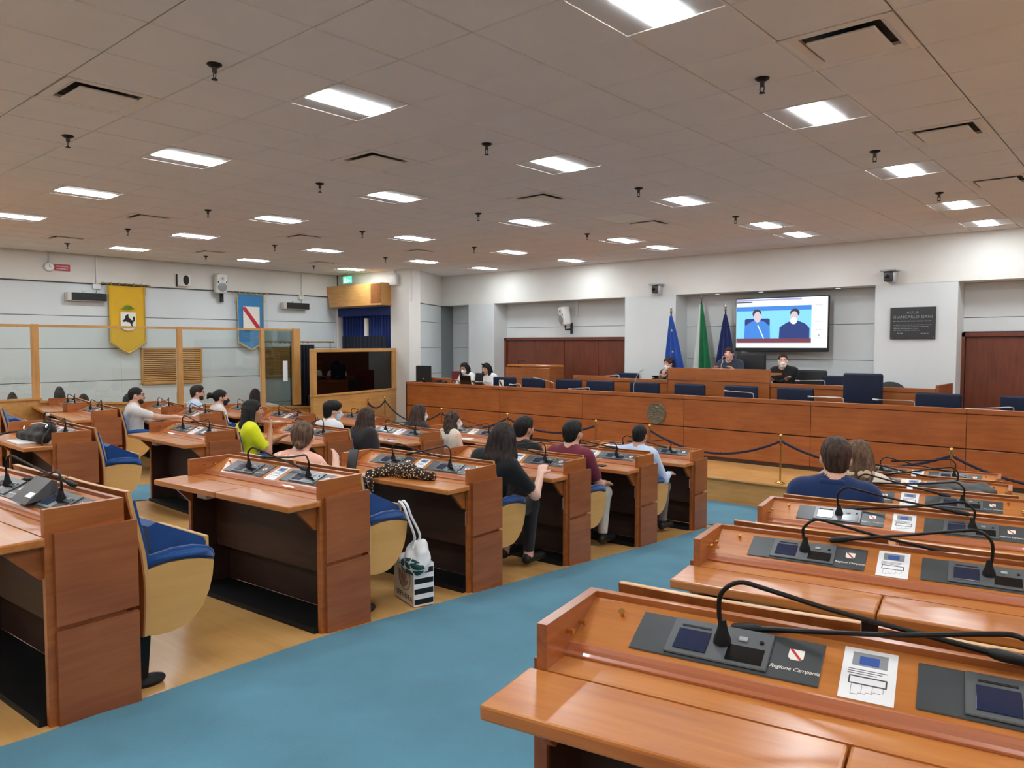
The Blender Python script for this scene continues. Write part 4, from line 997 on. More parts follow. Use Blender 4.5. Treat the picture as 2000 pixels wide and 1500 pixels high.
for a_, b_ in ((-.22, -.42), (.22, -.42), (-.22, -.03), (.22, -.03)): MB().tube([(a_, b_, .4), (a_, b_, 0)], .014, 6).build('leg', 'black_metal', rc_)
pp = thing('paper_stack', 'sheets of white paper before the man in black shirt', 'papers', (-4.85, 12.28, 1.43), .2); MB().box(-.12, .12, -.09, .09, 0, .012).build('sheet', 'paper', pp)
# flags
def flag(x, mats, lab, h, lean, wid, star=False, y=13.45):
    r = thing('flag', lab, 'flag', (x, y, .62)); zt = 2.9 - r.location.z + h
    MB().lathe([(.16, 0), (.16, .03), (.03, .05)], n=16).build('base', 'brass', r, True)
    MB().tube([(0, 0, .03), (lean, 0, zt)], .014, 8).build('pole', 'black_metal', r)
    MB().lathe([(.014, 0), (.03, .03), (.012, .06), (.022, .08), (.004, .16)], (lean, 0, zt), 10).build('finial', 'chrome', r, True)
    m = MB(); nz, nx = 16, 22
    for i in range(nz + 1):
        z = zt - .05 - (zt - .35 if not star else zt - .3) * i / nz * .93; q = i / nz; w_ = .05 + wid * q ** .9
        for k in range(nx + 1):
            t = k / nx; m.v.append((lean * (z / zt) + (t - .32) * w_ * 1.0, -.03 - .10 * q * (.5 + .5 * math.sin(t * 19 + q)) , z - .06 * t * q))
    for i in range(nz):
        for k in range(nx): m.f.append((i * (nx + 1) + k, i * (nx + 1) + k + 1, (i + 1) * (nx + 1) + k + 1, (i + 1) * (nx + 1) + k))
    me = m.mesh('cloth', mats[0], True)
    for q in mats[1:]: me.materials.append(MATS[q])
    if len(mats) > 1:
        for n, p in enumerate(me.polygons):
            kk = n % nx; p.material_index = 1 if kk < nx * .25 else 0
    o = bpy.data.objects.new('cloth', me); COL.objects.link(o); o.parent = r; sd = o.modifiers.new('thick', 'SOLIDIFY'); sd.thickness = .004
    if star:
        for (a_, c_, s_) in ((.02, 1.75, .03), (.05, 1.35, .028), (.0, 1.2, .02), (.12, .95, .06)):
            pts = [(math.sin(2 * PI * j / 10) * (s_ if j % 2 == 0 else s_ * .42), math.cos(2 * PI * j / 10) * (s_ if j % 2 == 0 else s_ * .42)) for j in range(10)]
            MB().prism([(a_ + u_, c_ + v_ ) for u_, v_ in pts], 'y', -.155, -.15).build('star', 'gold', r)
    return r
flag(-7.22, ['flag_eu'], 'blue flag with gold stars beside the masked man', -.20, -.08, .62, True, 13.02)
flag(-6.89, ['flag_green', 'flag_white'], 'green and white striped flag between two blue flags', .03, 0, .48)
flag(-6.45, ['flag_navy'], 'dark navy flag behind the speaker', -.18, .06, .60)
# television
tv = thing('television', 'large wall television showing two seated men on a blue background', 'television', (-5.315, 13.38, 2.49))
TW, TH = .84, .455
MB().rbox(-TW, TW, 0, .06, -TH - .06, TH, .008, 1).build('housing', 'black', tv); MB().box(-.3, .3, .06, .28, -.2, .2).build('bracket', 'black_metal', tv)
def scr(name, x0, x1, z0, z1, mat, lay, par=tv): return MB().box(x0, x1, -.001 - lay * .0006, 0 - lay * .0004, z0, z1).build(name, mat, par)
sc_ = scr('screen', -TW + .015, TW - .015, -TH + .01, TH - .015, 'scr_white', 1)
def sp(name, poly, mat, lay):
    return MB().prism(poly, 'y', -.001 - lay * .0006, -.0005 - lay * .0006).build(name, mat, sc_)
def circ(cx_, cz, rx, rz_, n=16): return [(cx_ + rx * math.cos(2 * PI * i / n), cz + rz_ * math.sin(2 * PI * i / n)) for i in range(n)]
sp('picture', [(-.82, -.36), (.55, -.36), (.55, .30), (-.82, .30)], 'scr_sky', 2); sp('picture_wall', [(-.82, .22), (.55, .22), (.55, .30), (-.82, .30)], 'scr_blue', 3); sp('picture_desk', [(-.82, -.36), (.55, -.36), (.55, -.28), (-.82, -.28)], 'scr_maroon', 6)
sp('title_bar', [(-.82, .40), (.38, .40), (.38, .43), (-.82, .43)], 'scr_lilac', 3); sp('title_text', [(-.82, .37), (-.52, .37), (-.52, .39), (-.82, .39)], 'scr_hair', 3)
sp('picture_chair', [(-.66, -.28), (-.19, -.28), (-.19, .06), (-.22, .08), (-.63, .08), (-.66, .06)], 'scr_navy', 3)
sp('figure_torso', [(-.67, -.28), (-.66, -.05), (-.55, .02), (-.46, .05), (-.38, .05), (-.28, .02), (-.19, -.06), (-.18, -.28)], 'scr_blue', 4); sp('figure_hair', circ(-.43, .17, .085, .08), 'scr_hair', 4); sp('figure_face', circ(-.42, .11, .068, .10), 'scr_skin', 5)
sp('figure_torso', [(-.02, -.28), (-.01, -.08), (.12, .0), (.20, .03), (.32, .03), (.44, -.02), (.52, -.10), (.52, -.28)], 'scr_navy', 4); sp('figure_hair', circ(.26, .17, .085, .075), 'scr_hair', 4); sp('figure_face', circ(.25, .10, .068, .10), 'scr_skin', 5); sp('figure_mask', circ(.24, .03, .06, .06), 'scr_mask', 6)
sp('picture_microphone', [(-.42, -.04), (-.40, -.04), (-.29, -.28), (-.31, -.28)], 'scr_white', 6)
for k in range(5): sp('side_label', [(.62, .29 - .14 * k), (.74, .29 - .14 * k), (.74, .298 - .14 * k), (.62, .298 - .14 * k)], 'scr_grey', 3)
sp('side_logo', [(.65, -.24), (.68, -.20), (.71, -.24)], 'scr_grey', 3)
# plaque
pq = thing('wall_plaque', 'dark engraved memorial plaque with light lettering on the pilaster', 'plaque', (-3.12, 13.2, 2.44))
MB().rbox(-.325, .325, -.03, 0, -.25, .25, .003, 1).build('slab', 'plaque', pq)
MV = lambda x, z: Matrix.Translation((x, -.031, z)) @ Matrix.Rotation(PI / 2, 4, 'X')
text_obj('AULA', .058, 'letter_grey', pq, MV(0, .165), space=1.3); text_obj('GIANCARLO SIANI', .062, 'letter_grey', pq, MV(0, .095), space=1.1)
m = MB()
for x0_, x1_, z in ((-.28, .28, .03), (-.27, .27, -.03), (-.27, .24, -.058), (-.27, .08, -.086), (-.27, .1, -.114), (-.22, -.12, -.16), (.12, .23, -.165)):
    x = x0_
    while x < x1_:
        l = rng.uniform(.015, .05); m.box(x, min(x + l, x1_), -.0315, -.03, z - .005, z + .005); x += l + .012
m.build('small_lettering', 'letter_grey', pq)
for a_ in (-.3, .3):
    MB().lathe([(.008, 0), (.008, -.006)], (a_, -.03, -.23), 10, 'y').build('screw', 'chrome', pq)
# ptz cameras
for x, lab in ((-7.67, 'grey dome camera on a bracket beside the niche with flags'), (-3.45, 'grey dome camera on a bracket above the dark plaque')):
    r = thing('security_camera', lab, 'camera', (x, 13.2, 3.18), group='cameras on the front wall')
    MB().rbox(-.13, .13, -.2, 0, .08, .11, .01, 1).build('bracket', 'steel', r); MB().rbox(-.08, .08, -.17, -.02, -.08, .08, .03, 3).build('housing', 'dark_grey', r, True); MB().lathe([(.03, 0), (.03, -.03), (.022, -.035)], (-.02, -.17, .0), 14, 'y').build('lens', 'black_gloss', r, True); MB().rbox(.05, .10, -.16, -.03, -.10, .08, .02, 2).build('side_arm', 'steel', r, True)
# speakers
def loudspeaker(loc, rz, lab, tilt=0.15):
    r = thing('loudspeaker', lab, 'loudspeaker', loc, rz, 'white wall loudspeakers')
    bm = MB().rbox(-.12, .12, -.26, -.06, -.21, .21, .05, 4); bm.xf(Matrix.Rotation(tilt, 4, 'X')); bm.build('cabinet', 'white_plastic', r, True)
    T = Matrix.Rotation(tilt, 4, 'X')
    MB().lathe([(.095, 0), (.098, -.01), (.09, -.014)], (0, -.258, -.07), 24, 'y').xf(T).build('woofer', 'print_grey', r, True); MB().lathe([(.06, 0), (.055, -.008), (.03, -.004)], (0, -.258, .1), 20, 'y').xf(T).build('tweeter', 'off_white', r, True); MB().lathe([(.014, 0), (.014, -.012)], (0, -.258, .11), 10, 'y').xf(T).build('dome', 'black', r)
    for s in (-1, 1): MB().ell((s * .085, -.255, .035), (.014, .012, .022), 8, 6).xf(T).build('port', 'black', r, True)
    MB().rbox(.02, .10, -.03, 0, -.42, -.18, .006, 1).build('wall_plate', 'black', r); MB().tube([(.06, -.02, -.32), (.0, -.13, -.33), (0, -.14, -.22)], .022, 8).build('bracket', 'black', r)
    return r
loudspeaker((-10.12, 13.60, 2.76), -.45, 'white loudspeaker on black bracket above the cupboard doors'); loudspeaker((X0 + .05, 8.22, 3.43), PI / 2 - .15, 'large white loudspeaker on the wall between the banners')
MB().box(-10.02, -9.96, 13.63, 13.66, 2.72, 3.065).build('cable_duct', 'white_plastic', wf)
r = thing('alarm_speaker', 'small white wall speaker with black oval front', 'speaker', (X0 + .05, 7.46, 3.43), PI / 2 - .25); MB().rbox(-.13, .13, -.12, 0, -.13, .13, .03, 3).build('housing', 'white_plastic', r, True); MB().ell((.03, -.122, 0), (.06, .008, .1), 16, 10).build('grille', 'black', r, True); MB().box(-.15, -.131, -.06, 0, -.13, .12).build('side_plate', 'black', r)
# ================================================================ LEFT WALL FITTINGS
def infrared(y0, y1, lab):
    r = thing('infrared_emitter', lab, 'emitter panel', (X0, (y0 + y1) / 2, 3.0), PI / 2, 'long black wall panels'); h = (y1 - y0) / 2
    MB().rbox(-h, h, -.16, -.02, -.08, .075, .01, 1).build('housing', 'off_white', r); MB().box(-h + .07, h, -.168, -.155, -.07, .07).build('front', 'black', r); MB().box(-.03, .03, -.03, 0, -.04, .12).build('bracket', 'off_white', r)
    MB().rbox(h - .2, h - .06, -.06, 0, .16, .26, .006, 1).build('junction_box', 'white_plastic', r); MB().box(h - .15, h - .12, -.09, -.052, .26, .76).build('conduit', 'white_plastic', r); MB().tube([(h - .12, -.04, .16), (h - .14, -.06, .11), (h - .16, -.06, .07)], .006, 6).build('cable', 'dark_grey', r)
infrared(5.22, 5.9, 'long black wall panel beside the yellow banner'); infrared(9.75, 10.42, 'long black wall panel beside the blue banner')
r = thing('wall_clock', 'small round wall clock with silver rim beside the red sign', 'clock', (X0 + .05, 4.96, 3.52), PI / 2)
MB().lathe([(.085, 0), (.085, -.03), (.075, -.035), (.072, -.028)], n=24, axis='y').build('rim', 'steel', r, True); MB().lathe([(.072, -.026), (.072, -.029)], n=24, axis='y').build('dial', 'paper', r); MB().box(-.002, .002, -.032, -.03, 0, .05).build('hand', 'black', r); MB().box(0, .04, -.032, -.03, -.002, .002).build('hand', 'black', r); MB().box(-.008, .008, -.03, -.01, .085, .27).build('conduit', 'off_white', r)
r = thing('red_sign', 'small red notice with two lines of white lettering', 'sign', (X0 + .05, 5.18, 3.52), PI / 2); MB().rbox(-.13, .13, -.015, 0, -.06, .06, .004, 1).build('panel', 'sign_red', r)
m = MB()
for z in (.022, -.022):
    x = -.1
    while x < .09:
        l = rng.uniform(.01, .03); m.box(x, x + l, -.017, -.015, z - .01, z + .01); x += l + .008
m.build('lettering', 'off_white', r)
def banner(yc, w2, ztop, zsh, ztip, cloth, lab, edge):
    r = thing('hanging_banner', lab, 'banner', (X0 + .06, yc, ztop), PI / 2)
    hS, hT = ztop - zsh, ztop - ztip
    m = MB(); nx, nz = 16, 24
    for i in range(nz + 1):
        for k in range(nx + 1):
            x = -w2 + 2 * w2 * k / nx; bot = -hT + (hT - hS) * abs(x) / w2; z = bot * i / nz; m.v.append((x, -.03 - .008 * math.sin(x * 16) * (.4 + i / nz) - .025 * (i / nz), z))
    for i in range(nz):
        for k in range(nx): m.f.append((i * (nx + 1) + k, i * (nx + 1) + k + 1, (i + 1) * (nx + 1) + k + 1, (i + 1) * (nx + 1) + k))
    o = m.build('cloth', cloth, r, True); sd = o.modifiers.new('thick', 'SOLIDIFY'); sd.thickness = .006; sd.offset = 0
    def yy(x, z): return -.03 - .008 * math.sin(x * 16) * (.4 + min(1, -z / hT)) - .025 * min(1, -z / hT) - .008
    for s in (-1, 1):
        MB().tube([(s * w2 * (1 - t), yy(s * w2 * (1 - t), -hT), -hS + (hS - hT) * t) for t in [i / 8 for i in range(9)]], .022, 6).build('fringe', edge, r, True)
        MB().tube([(s * w2, yy(s * w2, -hS * t), -hS * t) for t in [i / 8 for i in range(9)]], .009, 6).build('edging', edge, r, True)
        MB().tube([(s * (w2 + .02), -.03, .02), (s * (w2 + .03), -.035, -.16)], [.006, .012], 6).build('tassel', edge, r, True)
        MB().ell((s * (w2 + .1), -.03, .04), (.03, .02, .02), 10, 6).build('finial', 'brass', r, True)
    MB().tube([(-w2 - .1, -.03, .04), (w2 + .1, -.03, .04)], .011, 8).build('rod', 'bronze', r)
    for k in range(5):
        x = -w2 + .05 + (2 * w2 - .1) * k / 4; MB().tube([(x, -.035 + .02 * math.cos(t), .04 + .022 * math.sin(t)) for t in [i * PI / 4 for i in range(9)]], .008, 5, False).build('loop', edge, r)
    MB().box(-.05, .05, -.03, .0, .03, .05).build('hook', 'black_metal', r)
    return r, yy
by, yy = banner(6.3, .335, 3.24, 2.145, 1.93, 'yellow_cloth', 'yellow pointed banner with black horse emblem hanging on the wall', 'gold')
def decal(name, poly, mat, par, y0): return MB().prism(poly, 'y', y0 - .003, y0).build(name, mat, par)
yb = -.075
decal('shield', [(-.145, -.51), (.145, -.51), (.145, -.80), (.10, -.84), (0, -.87), (-.10, -.84), (-.145, -.80)], 'emblem_white', by, yb); 
horse = [(-.09, -.66), (-.06, -.62), (-.055, -.58), (-.02, -.545), (.01, -.55), (.0, -.58), (.02, -.62), (.06, -.66), (.09, -.66), (.085, -.60), (.11, -.585), (.125, -.62), (.12, -.67), (.09, -.70), (.07, -.74), (.085, -.79), (.06, -.80), (.045, -.74), (.01, -.70), (-.02, -.70), (-.05, -.685), (-.08, -.70), (-.115, -.675), (-.10, -.66)]
decal('horse', horse, 'black', by, yb - .004)
for s in (-1, 1):
    for k in range(4):
        a_ = R_(25 + 28 * k); c_, d_ = math.cos(a_) * .15, math.sin(a_) * .085; decal('palm_leaf', [(s * .01, -.46), (s * (c_ * .6 - .015), -.45 + d_ * 1.1), (s * c_, -.47 + d_ * .9), (s * (c_ * .6 + .01), -.47 + d_ * .7)], 'emblem_green', by, yb - .002)
for k, ch in enumerate('PROVINCIA DI NAPOLI'):
    a_ = R_(158 - 136 * k / 18); text_obj(ch, .042, 'fringe_gold', by, Matrix.Translation((math.cos(a_) * .24, yb, -.44 + math.sin(a_) * .22)) @ Matrix.Rotation(PI / 2, 4, 'X') @ Matrix.Rotation(a_ - PI / 2, 4, 'Z'))
bb, yy = banner(8.94, .315, 3.20, 2.155, 1.985, 'blue_cloth', 'blue pointed banner with white shield and red diagonal band', 'fringe_gold')
decal('shield', [(-.2, -.26), (.2, -.26), (.2, -.78), (-.2, -.78)], 'emblem_white', bb, -.07); decal('band', [(-.2, -.27), (-.14, -.27), (.2, -.70), (.2, -.78), (.15, -.78), (-.2, -.33)], 'red_band', bb, -.074)
for k, ch in enumerate('REGIONE CAMPANIA'):
    a_ = R_(222 + 96 * k / 15); text_obj(ch, .05, 'print_grey', bb, Matrix.Translation((math.cos(a_) * .3, -.07, -.66 + math.sin(a_) * .30)) @ Matrix.Rotation(PI / 2, 4, 'X') @ Matrix.Rotation(a_ + PI / 2, 4, 'Z'))
def grille(yc, w2, zc, h2, lab):
    r = thing('wall_grille', lab, 'grille', (X0, yc, zc), PI / 2)
    for s in (-1, 1):
        MB().rbox(s * w2 - .02, s * w2 + .02, -.05, 0, -h2, h2, .004, 1).build('frame_bar', 'honey_z', r); MB().rbox(-w2, w2, -.05, 0, s * h2 - .02, s * h2 + .02, .004, 1).build('frame_bar', 'honey', r)
    MB().box(-w2, w2, -.012, -.004, -h2, h2).build('backing', 'cherry_dark', r)
    n = 17
    for k in range(n):
        z = -h2 + .035 + (2 * h2 - .07) * k / (n - 1); MB().prism([(-.045, z - .016), (-.035, z - .018), (-.012, z + .010), (-.022, z + .014)], 'x', -w2 + .02, w2 - .02).build('slat', 'honey', r)
grille(7.2, .61, 1.665, .35, 'slatted wooden wall grille below the yellow banner'); grille(9.62, .42, 1.70, .33, 'slatted wooden wall grille behind the tinted glass pane')
# ---- glazed partition
XP = -13.2; QS = 13.2 / 12.6
pt = thing('glass_partition', 'honey wood partition with tall glass panes along the press area', 'partition', (0, 0, 0))
def ptop(y): return 1.25 if y < 3.98 else 1.068 - .079 * (y - 5.76)
MB().box(XP - .05, XP + .05, .5, 4.0, .2, 1.245).build('low_wall', 'honey', pt); MB().rbox(XP - .07, XP + .07, .5, 4.04, 1.245, 1.275, .005, 1).build('cap_rail', 'honey', pt)
MB().prism([(4.0, .0), (8.85, .0), (8.85, ptop(8.85)), (4.0, ptop(4.0))], 'x', XP - .04, XP + .04).build('low_wall', 'honey', pt)
MB().prism([(4.0, ptop(4.0)), (8.85, ptop(8.85)), (8.85, ptop(8.85) + .035), (4.0, ptop(4.0) + .035)], 'x', XP - .07, XP + .07).build('cap_rail', 'honey', pt)
MB().box(XP - .02, XP + .02, 1.0, 8.66, 2.37, 2.41).build('top_rail', 'honey', pt)
for y, wd in ((1.1, .04), (3.98, .05), (6.23, .045), (7.84, .04)): MB().rbox(XP - .035, XP + .035, y - wd, y + wd, ptop(y) + .02, 2.415, .004, 1).build('post', 'honey_z', pt)
MB().rbox(XP - .05, XP + .05, 8.50, 8.66, .9, 2.415, .005, 1).build('post', 'honey_z', pt)
for a_, b_, g_ in ((1.16, 3.92, 'glass_clear'), (4.05, 6.17, 'glass_clear'), (6.29, 7.79, 'glass_clear'), (7.90, 8.49, 'glass_tint')):
    MB().prism([(a_, ptop((a_ + b_) / 2) + .12), (b_, ptop((a_ + b_) / 2) - .04), (b_, 2.37), (a_, 2.37)], 'x', XP - .005, XP + .005).build('pane', g_, pt)
nt = thing('paper_notice', 'white paper notice stuck on the tinted glass pane', 'notice', (XP + .01, 8.33, 1.58), PI / 2); MB().box(-.05, .05, -.003, 0, -.2, .2).build('sheet', 'paper', nt)
# booth partition running to the pillar
P0, P1 = Vector((-12.55, 8.5, 0)), Vector((-13.36, 11.26, 0)); dv = P1 - P0; LB_ = dv.length; ba = math.atan2(dv.y, dv.x)
bt = thing('booth_partition', 'honey wood booth front with dark tinted window before the navy curtain', 'partition', P0, ba)
MB().box(0, LB_, -.04, .04, 0, 1.10).build('low_wall', 'honey', bt); MB().rbox(0, LB_, -.06, .06, 1.08, 1.12, .005, 1).build('sill', 'honey', bt); MB().rbox(0, LB_, -.05, .05, 1.95, 2.02, .005, 1).build('head_rail', 'honey', bt)
for a_, b_ in ((0, .10), (LB_ - .14, LB_)): MB().rbox(a_, b_, -.05, .05, 1.12, 1.95, .004, 1).build('post', 'honey_z', bt)
MB().box(.10, LB_ - .14, -.006, .006, 1.12, 1.95).build('pane', 'glass_dark', bt)
# curtains
def curtain(name, x0, x1, y, z0, z1, mat, lab, n=9, amp=.045, along='x'):
    m = MB(); N_ = n * 8
    for z in (z0, z1):
        for k in range(N_ + 1):
            t = k / N_; m.v.append((x0 + (x1 - x0) * t, y + amp * math.sin(t * n * 2 * PI) + .3 * amp * math.sin(t * n * 5.3), z))
    for k in range(N_): m.f.append((k, k + 1, N_ + 1 + k + 1, N_ + 1 + k))
    if along == 'y': m.v = [(q[1], q[0], q[2]) for q in m.v]
    o = m.build(name, mat, None, True); sd = o.modifiers.new('thick', 'SOLIDIFY'); sd.thickness = .006; tag(o, lab, 'curtain'); return o
curtain('window_curtain', -15.5, -14.45, 11.42, .02, 2.95, 'blue_curtain', 'dark navy curtain beside the white upright under the wooden pelmet'); curtain('window_curtain', -14.38, -13.5, 11.36, .02, 2.95, 'blue_curtain', 'brighter blue pleated curtain next to the white pillar', 8)
MB().box(-15.5, -13.5, 11.28, 11.31, 2.78, 2.98).build('curtain_valance', 'blue_curtain', wc); MB().box(-14.46, -14.37, 11.27, 11.33, 1.5, 2.72).build('window_upright', 'emblem_white', wc)
pm = thing('wooden_pelmet', 'honey wood pelmet box above the navy curtains', 'pelmet', (0, 11.27, 0))
MB().prism([(-15.58, 3.50), (-13.48, 3.50), (-13.48, 3.02), (-15.42, 3.02)], 'y', -.28, 0).build('box', 'honey', pm)
m = MB()
for k in range(14): m.box(-13.85 + .027 * k, -13.84 + .027 * k, -.286, -.28, 3.04, 3.48)
m.build('slot_grille', 'cherry_panel', pm); MB().rbox(-15.45, -13.46, -.29, 0, 2.995, 3.02, .004, 1).build('lower_trim', 'honey', pm)
cr = thing('curtain_rail', 'brass curtain rail above the dark doorway curtain', 'rail', (-13.9, 0, 2.16)); MB().tube([(0, 8.2, 0), (0, 10.0, 0)], .018, 8).build('rod', 'brass', cr)
for k in range(9): MB().tube([(.0 + .028 * math.cos(t), 8.45 + .11 * k, -.012 + .03 * math.sin(t)) for t in [i * PI / 4 for i in range(9)]], .004, 5, False).build('ring', 'brass', cr)
MB().tube([(0, 9.9, 0), (0, 9.9, -.16)], .012, 6).build('bracket', 'brass', cr)
o = curtain('doorway_curtain', 8.9, 9.5, -13.9, .3, 2.10, 'black_curtain', 'dark curtain in the doorway gap between the partitions', 8, .05, 'y')
o = curtain('booth_curtain', -15.2, -13.55, 11.18, .1, 2.3, 'black_curtain', 'black curtain behind the dark booth window', 12, .04)
# exit sign and alarm box
ex = thing('exit_sign', 'green and white lit exit sign hanging from the ceiling', 'exit sign', (-14.6, 10.9, CEIL), -.1); MB().box(-.02, .02, -.005, .005, -.1, 0).build('hanger', 'chrome', ex); MB().rbox(-.18, .18, -.012, .012, -.26, -.1, .004, 1).build('panel', 'exit_green', ex)
MB().prism([(.0, -.20), (.05, -.16), (.05, -.19), (.14, -.19), (.14, -.21), (.05, -.21), (.05, -.24)], 'y', -.015, -.012).build('arrow', 'exit_white', ex); MB().prism([(-.12, -.24), (-.09, -.19), (-.10, -.15), (-.06, -.13), (-.03, -.17), (-.05, -.19), (-.02, -.24), (-.05, -.24), (-.07, -.21), (-.09, -.24)], 'y', -.015, -.012).build('running_figure', 'exit_white', ex)
al = thing('alarm_box', 'white rounded alarm box on the pillar', 'alarm', (-13.32, 11.27, 3.56)); MB().rbox(-.13, .13, -.09, 0, -.13, .13, .03, 3).build('housing', 'white_plastic', al, True); MB().box(-.008, .008, -.02, 0, .13, .24).build('conduit', 'off_white', al)
# press area chairs
def round_chair(loc, rz, mat, lab, tall=0):
    r = thing('press_chair', lab, 'chair', loc, rz, 'rounded press chairs'); MB().ell((0, 0, .74 + tall), (.24, .05, .2 + tall * .4), 18, 12).build('backrest', mat, r, True); MB().rbox(-.23, .23, .02, .46, .4, .47, .03, 3).build('seat', mat, r, True); MB().tube([(0, .05, .45), (0, .0, .6)], .02, 6).build('back_post', 'black_metal', r)
    for a_, b_ in ((-.2, .05), (.2, .05), (-.2, .42), (.2, .42)): MB().tube([(a_, b_, .41), (a_, b_, 0)], .012, 6).build('leg', 'black_metal', r)
for x, y, mt, lab, tl in ((-13.95, 4.55, 'black_seat', 'tall black press chair beside the partition post', .05), (-13.75, 4.85, 'black_seat', 'black press chair with round back beside a cherry desk', -.02), (-14.6, 4.05, 'black_seat', 'low black press chair half hidden by the partition low wall', -.06), (-14.2, 5.75, 'navy_seat', 'blue round-backed press chair below the yellow banner', -.02), (-14.0, 8.15, 'navy_seat', 'blue round-backed press chair below the blue banner', .12), (-14.0, 9.3, 'black_seat', 'dark press chair seen through the tinted pane', .1)):
    round_chair((x, y, fl(x, y)), 0, mt, lab, tl)
# ================================================================ ROPE BARRIER
posts = [(-13.0, 10.2), (-13.06, 10.72), (-9.98, 9.5), (-8.39, 9.5), (-6.59, 9.5), (-5.65, 9.5), (-3.745, 9.52), (-1.82, 9.5), (.1, 9.5)]
labs = ['beside the booth low wall', 'at the booth corner by the pillar', 'behind the shoulder-length-haired woman', 'behind the long-haired woman in black', 'to one side of the aisle opening, near the maroon-shirted man', 'to the other side of the aisle opening, below the medallion', 'standing alone on the step', 'behind the first desk of the suited man', 'at the far end of the rope']
for n, ((x, y), lb) in enumerate(zip(posts, labs)):
    r = thing('barrier_post', 'short brass rope post ' + lb, 'barrier post', (x, y, .322), group='brass rope posts on the podium step')
    MB().lathe([(.06, 0), (.06, .012), (.02, .03), (.012, .04)], n=16).build('base', 'brass', r, True); MB().lathe([(.0115, .03), (.0115, .57)], n=12).build('shaft', 'brass', r, True); MB().lathe([(.018, .50), (.02, .53), (.014, .56), (.014, .58), (.026, .60), (.026, .62), (.012, .64)], n=14).build('knob', 'brass', r, True)
    MB().tube([(.02, 0, .54), (.035, 0, .55), (.035, 0, .565)], .005, 6).build('hook', 'brass', r)
links = [(0, 1, .14), (1, 2, .30), (2, 3, .22), (3, 4, .17), (5, 6, .24), (6, 7, .22), (7, 8, .25)]
rl = ['between the two booth posts', 'from the booth corner across the step', 'behind the two women in the yellow-shirted woman\'s column', 'before the bearded man in black', 'before the first desk of the maroon-shirted man\'s column', 'passing behind the navy-suited man', 'running towards the brown door']
for (a_, b_, sag), lb in zip(links, rl):
    A, B = Vector((*posts[a_], .87)), Vector((*posts[b_], .87)); n = 40; m = MB()
    for st in range(3):
        pts = []
        for i in range(n + 1):
            t = i / n; c = A.lerp(B, t); c.z -= sag * 4 * t * (1 - t); ph = t * (B - A).length * 36 + st * 2 * PI / 3
            pts.append(c + Vector((0, math.cos(ph) * .008, math.sin(ph) * .008)))
        m.tube(pts, .0105, 6)
    o = m.build('barrier_rope', 'rope_navy', None, True); tag(o, 'twisted dark navy rope ' + lb, 'rope', 'barrier ropes')
# ================================================================ BAGS AND SMALL THINGS ON THE DESKS
def on_desk(name, u, v, w=HW, turn=0.0):
    o = DESKS[name]; p = dpos(name, u, v, w); return p, o.rotation_euler.z + turn
def blob(name, prims, mat, par, vox=.009, disp=None):
    V, F, _ = sdf_mesh(prims, vox, (), disp); return np_obj(name, V, F, [mat], par)
# black handbag on the desk with two straps
p, a_ = on_desk('G2', .28, -.02); hb = thing('handbag', 'black handbag with straps and silver buckles lying on a desk', 'handbag', p, a_)
blob('bag_body', [cap((-.22, -.05, .045), (.24, .0, .055), .045, .05, 0, .03), cap((-.16, .03, .07), (.22, .05, .11), .05, .05, 0, .04), cap((-.05, 0, .1), (.25, .03, .14), .04, .035, 0, .04)], 'black', hb, .011, lambda X: .006 * np.sin(40 * X[..., 0]) * np.sin(33 * X[..., 1] + 1))
MB().tube(spline([(-.2, -.05, .08), (-.36, -.12, .06), (-.44, -.20, .02), (-.46, -.235, -.09), (-.42, -.245, -.2)]), .01, 6).build('strap', 'black', hb, True); MB().tube(spline([(-.1, .03, .13), (.05, .06, .17), (.25, .07, .18), (.28, .02, .14)]), .008, 6).build('strap', 'black', hb, True); MB().tube(spline([(.3, .03, .14), (.34, -.04, .05), (.37, -.05, -.02)]), .007, 6).build('strap', 'black', hb, True)
for q in ((-.42, -.25, -.2), (-.1, -.06, .12), (.31, .0, .16)): MB().tube([(q[0] + .02 * math.cos(t), q[1], q[2] + .02 * math.sin(t)) for t in [i * PI / 4 for i in range(9)]], .004, 5, False).build('buckle', 'chrome', hb)
MB().tube(spline([(.0, -.03, .155), (.14, .0, .175), (.27, .01, .17)]), .006, 6).build('trim', 'white_plastic', hb, True)
nb_ = thing('notebook', 'white notebook underneath the black handbag', 'notebook', on_desk('G2', .22, -.13)[0], a_); MB().rbox(-.16, .2, -.06, .1, 0, .012, .003, 1).build('cover', 'paper', nb_)
btl = thing('plastic_bottle', 'clear plastic bottle on the desk behind the handbag', 'bottle', on_desk('G2', -.02, .16, HW + .05)[0]); MB().lathe([(.03, 0), (.032, .02), (.03, .09), (.012, .13), (.012, .15)], n=14).build('bottle_body', 'glass_clear', btl, True); MB().lathe([(.014, .145), (.014, .165)], n=12).build('cap', 'white_plastic', btl)
# leopard scarf
p, a_ = on_desk('C', .14, -.10); sf = thing('scarf', 'leopard print scarf bunched on a desk and hanging over its edge', 'scarf', p, a_)
blob('cloth', [cap((-.17, .03, .035), (.0, .05, .05), .05, .055, 0, .03), cap((.0, .05, .045), (.22, .07, .025), .055, .03, 0, .03), cap((-.17, .03, .03), (-.22, -.10, .025), .05, .03, 0, .03), cap((-.22, -.11, .02), (-.235, -.145, -.02), .03, .03, 0, .03), cap((-.265, -.148, -.02), (-.28, -.15, -.22), .026, .022, 0, .02), cap((-.18, -.148, -.02), (-.19, -.15, -.24), .026, .022, 0, .02)], 'leopard', sf, .009, lambda X: .007 * np.sin(60 * X[..., 0] + 20 * X[..., 1]) * np.sin(45 * X[..., 2] + 30 * X[..., 1]))
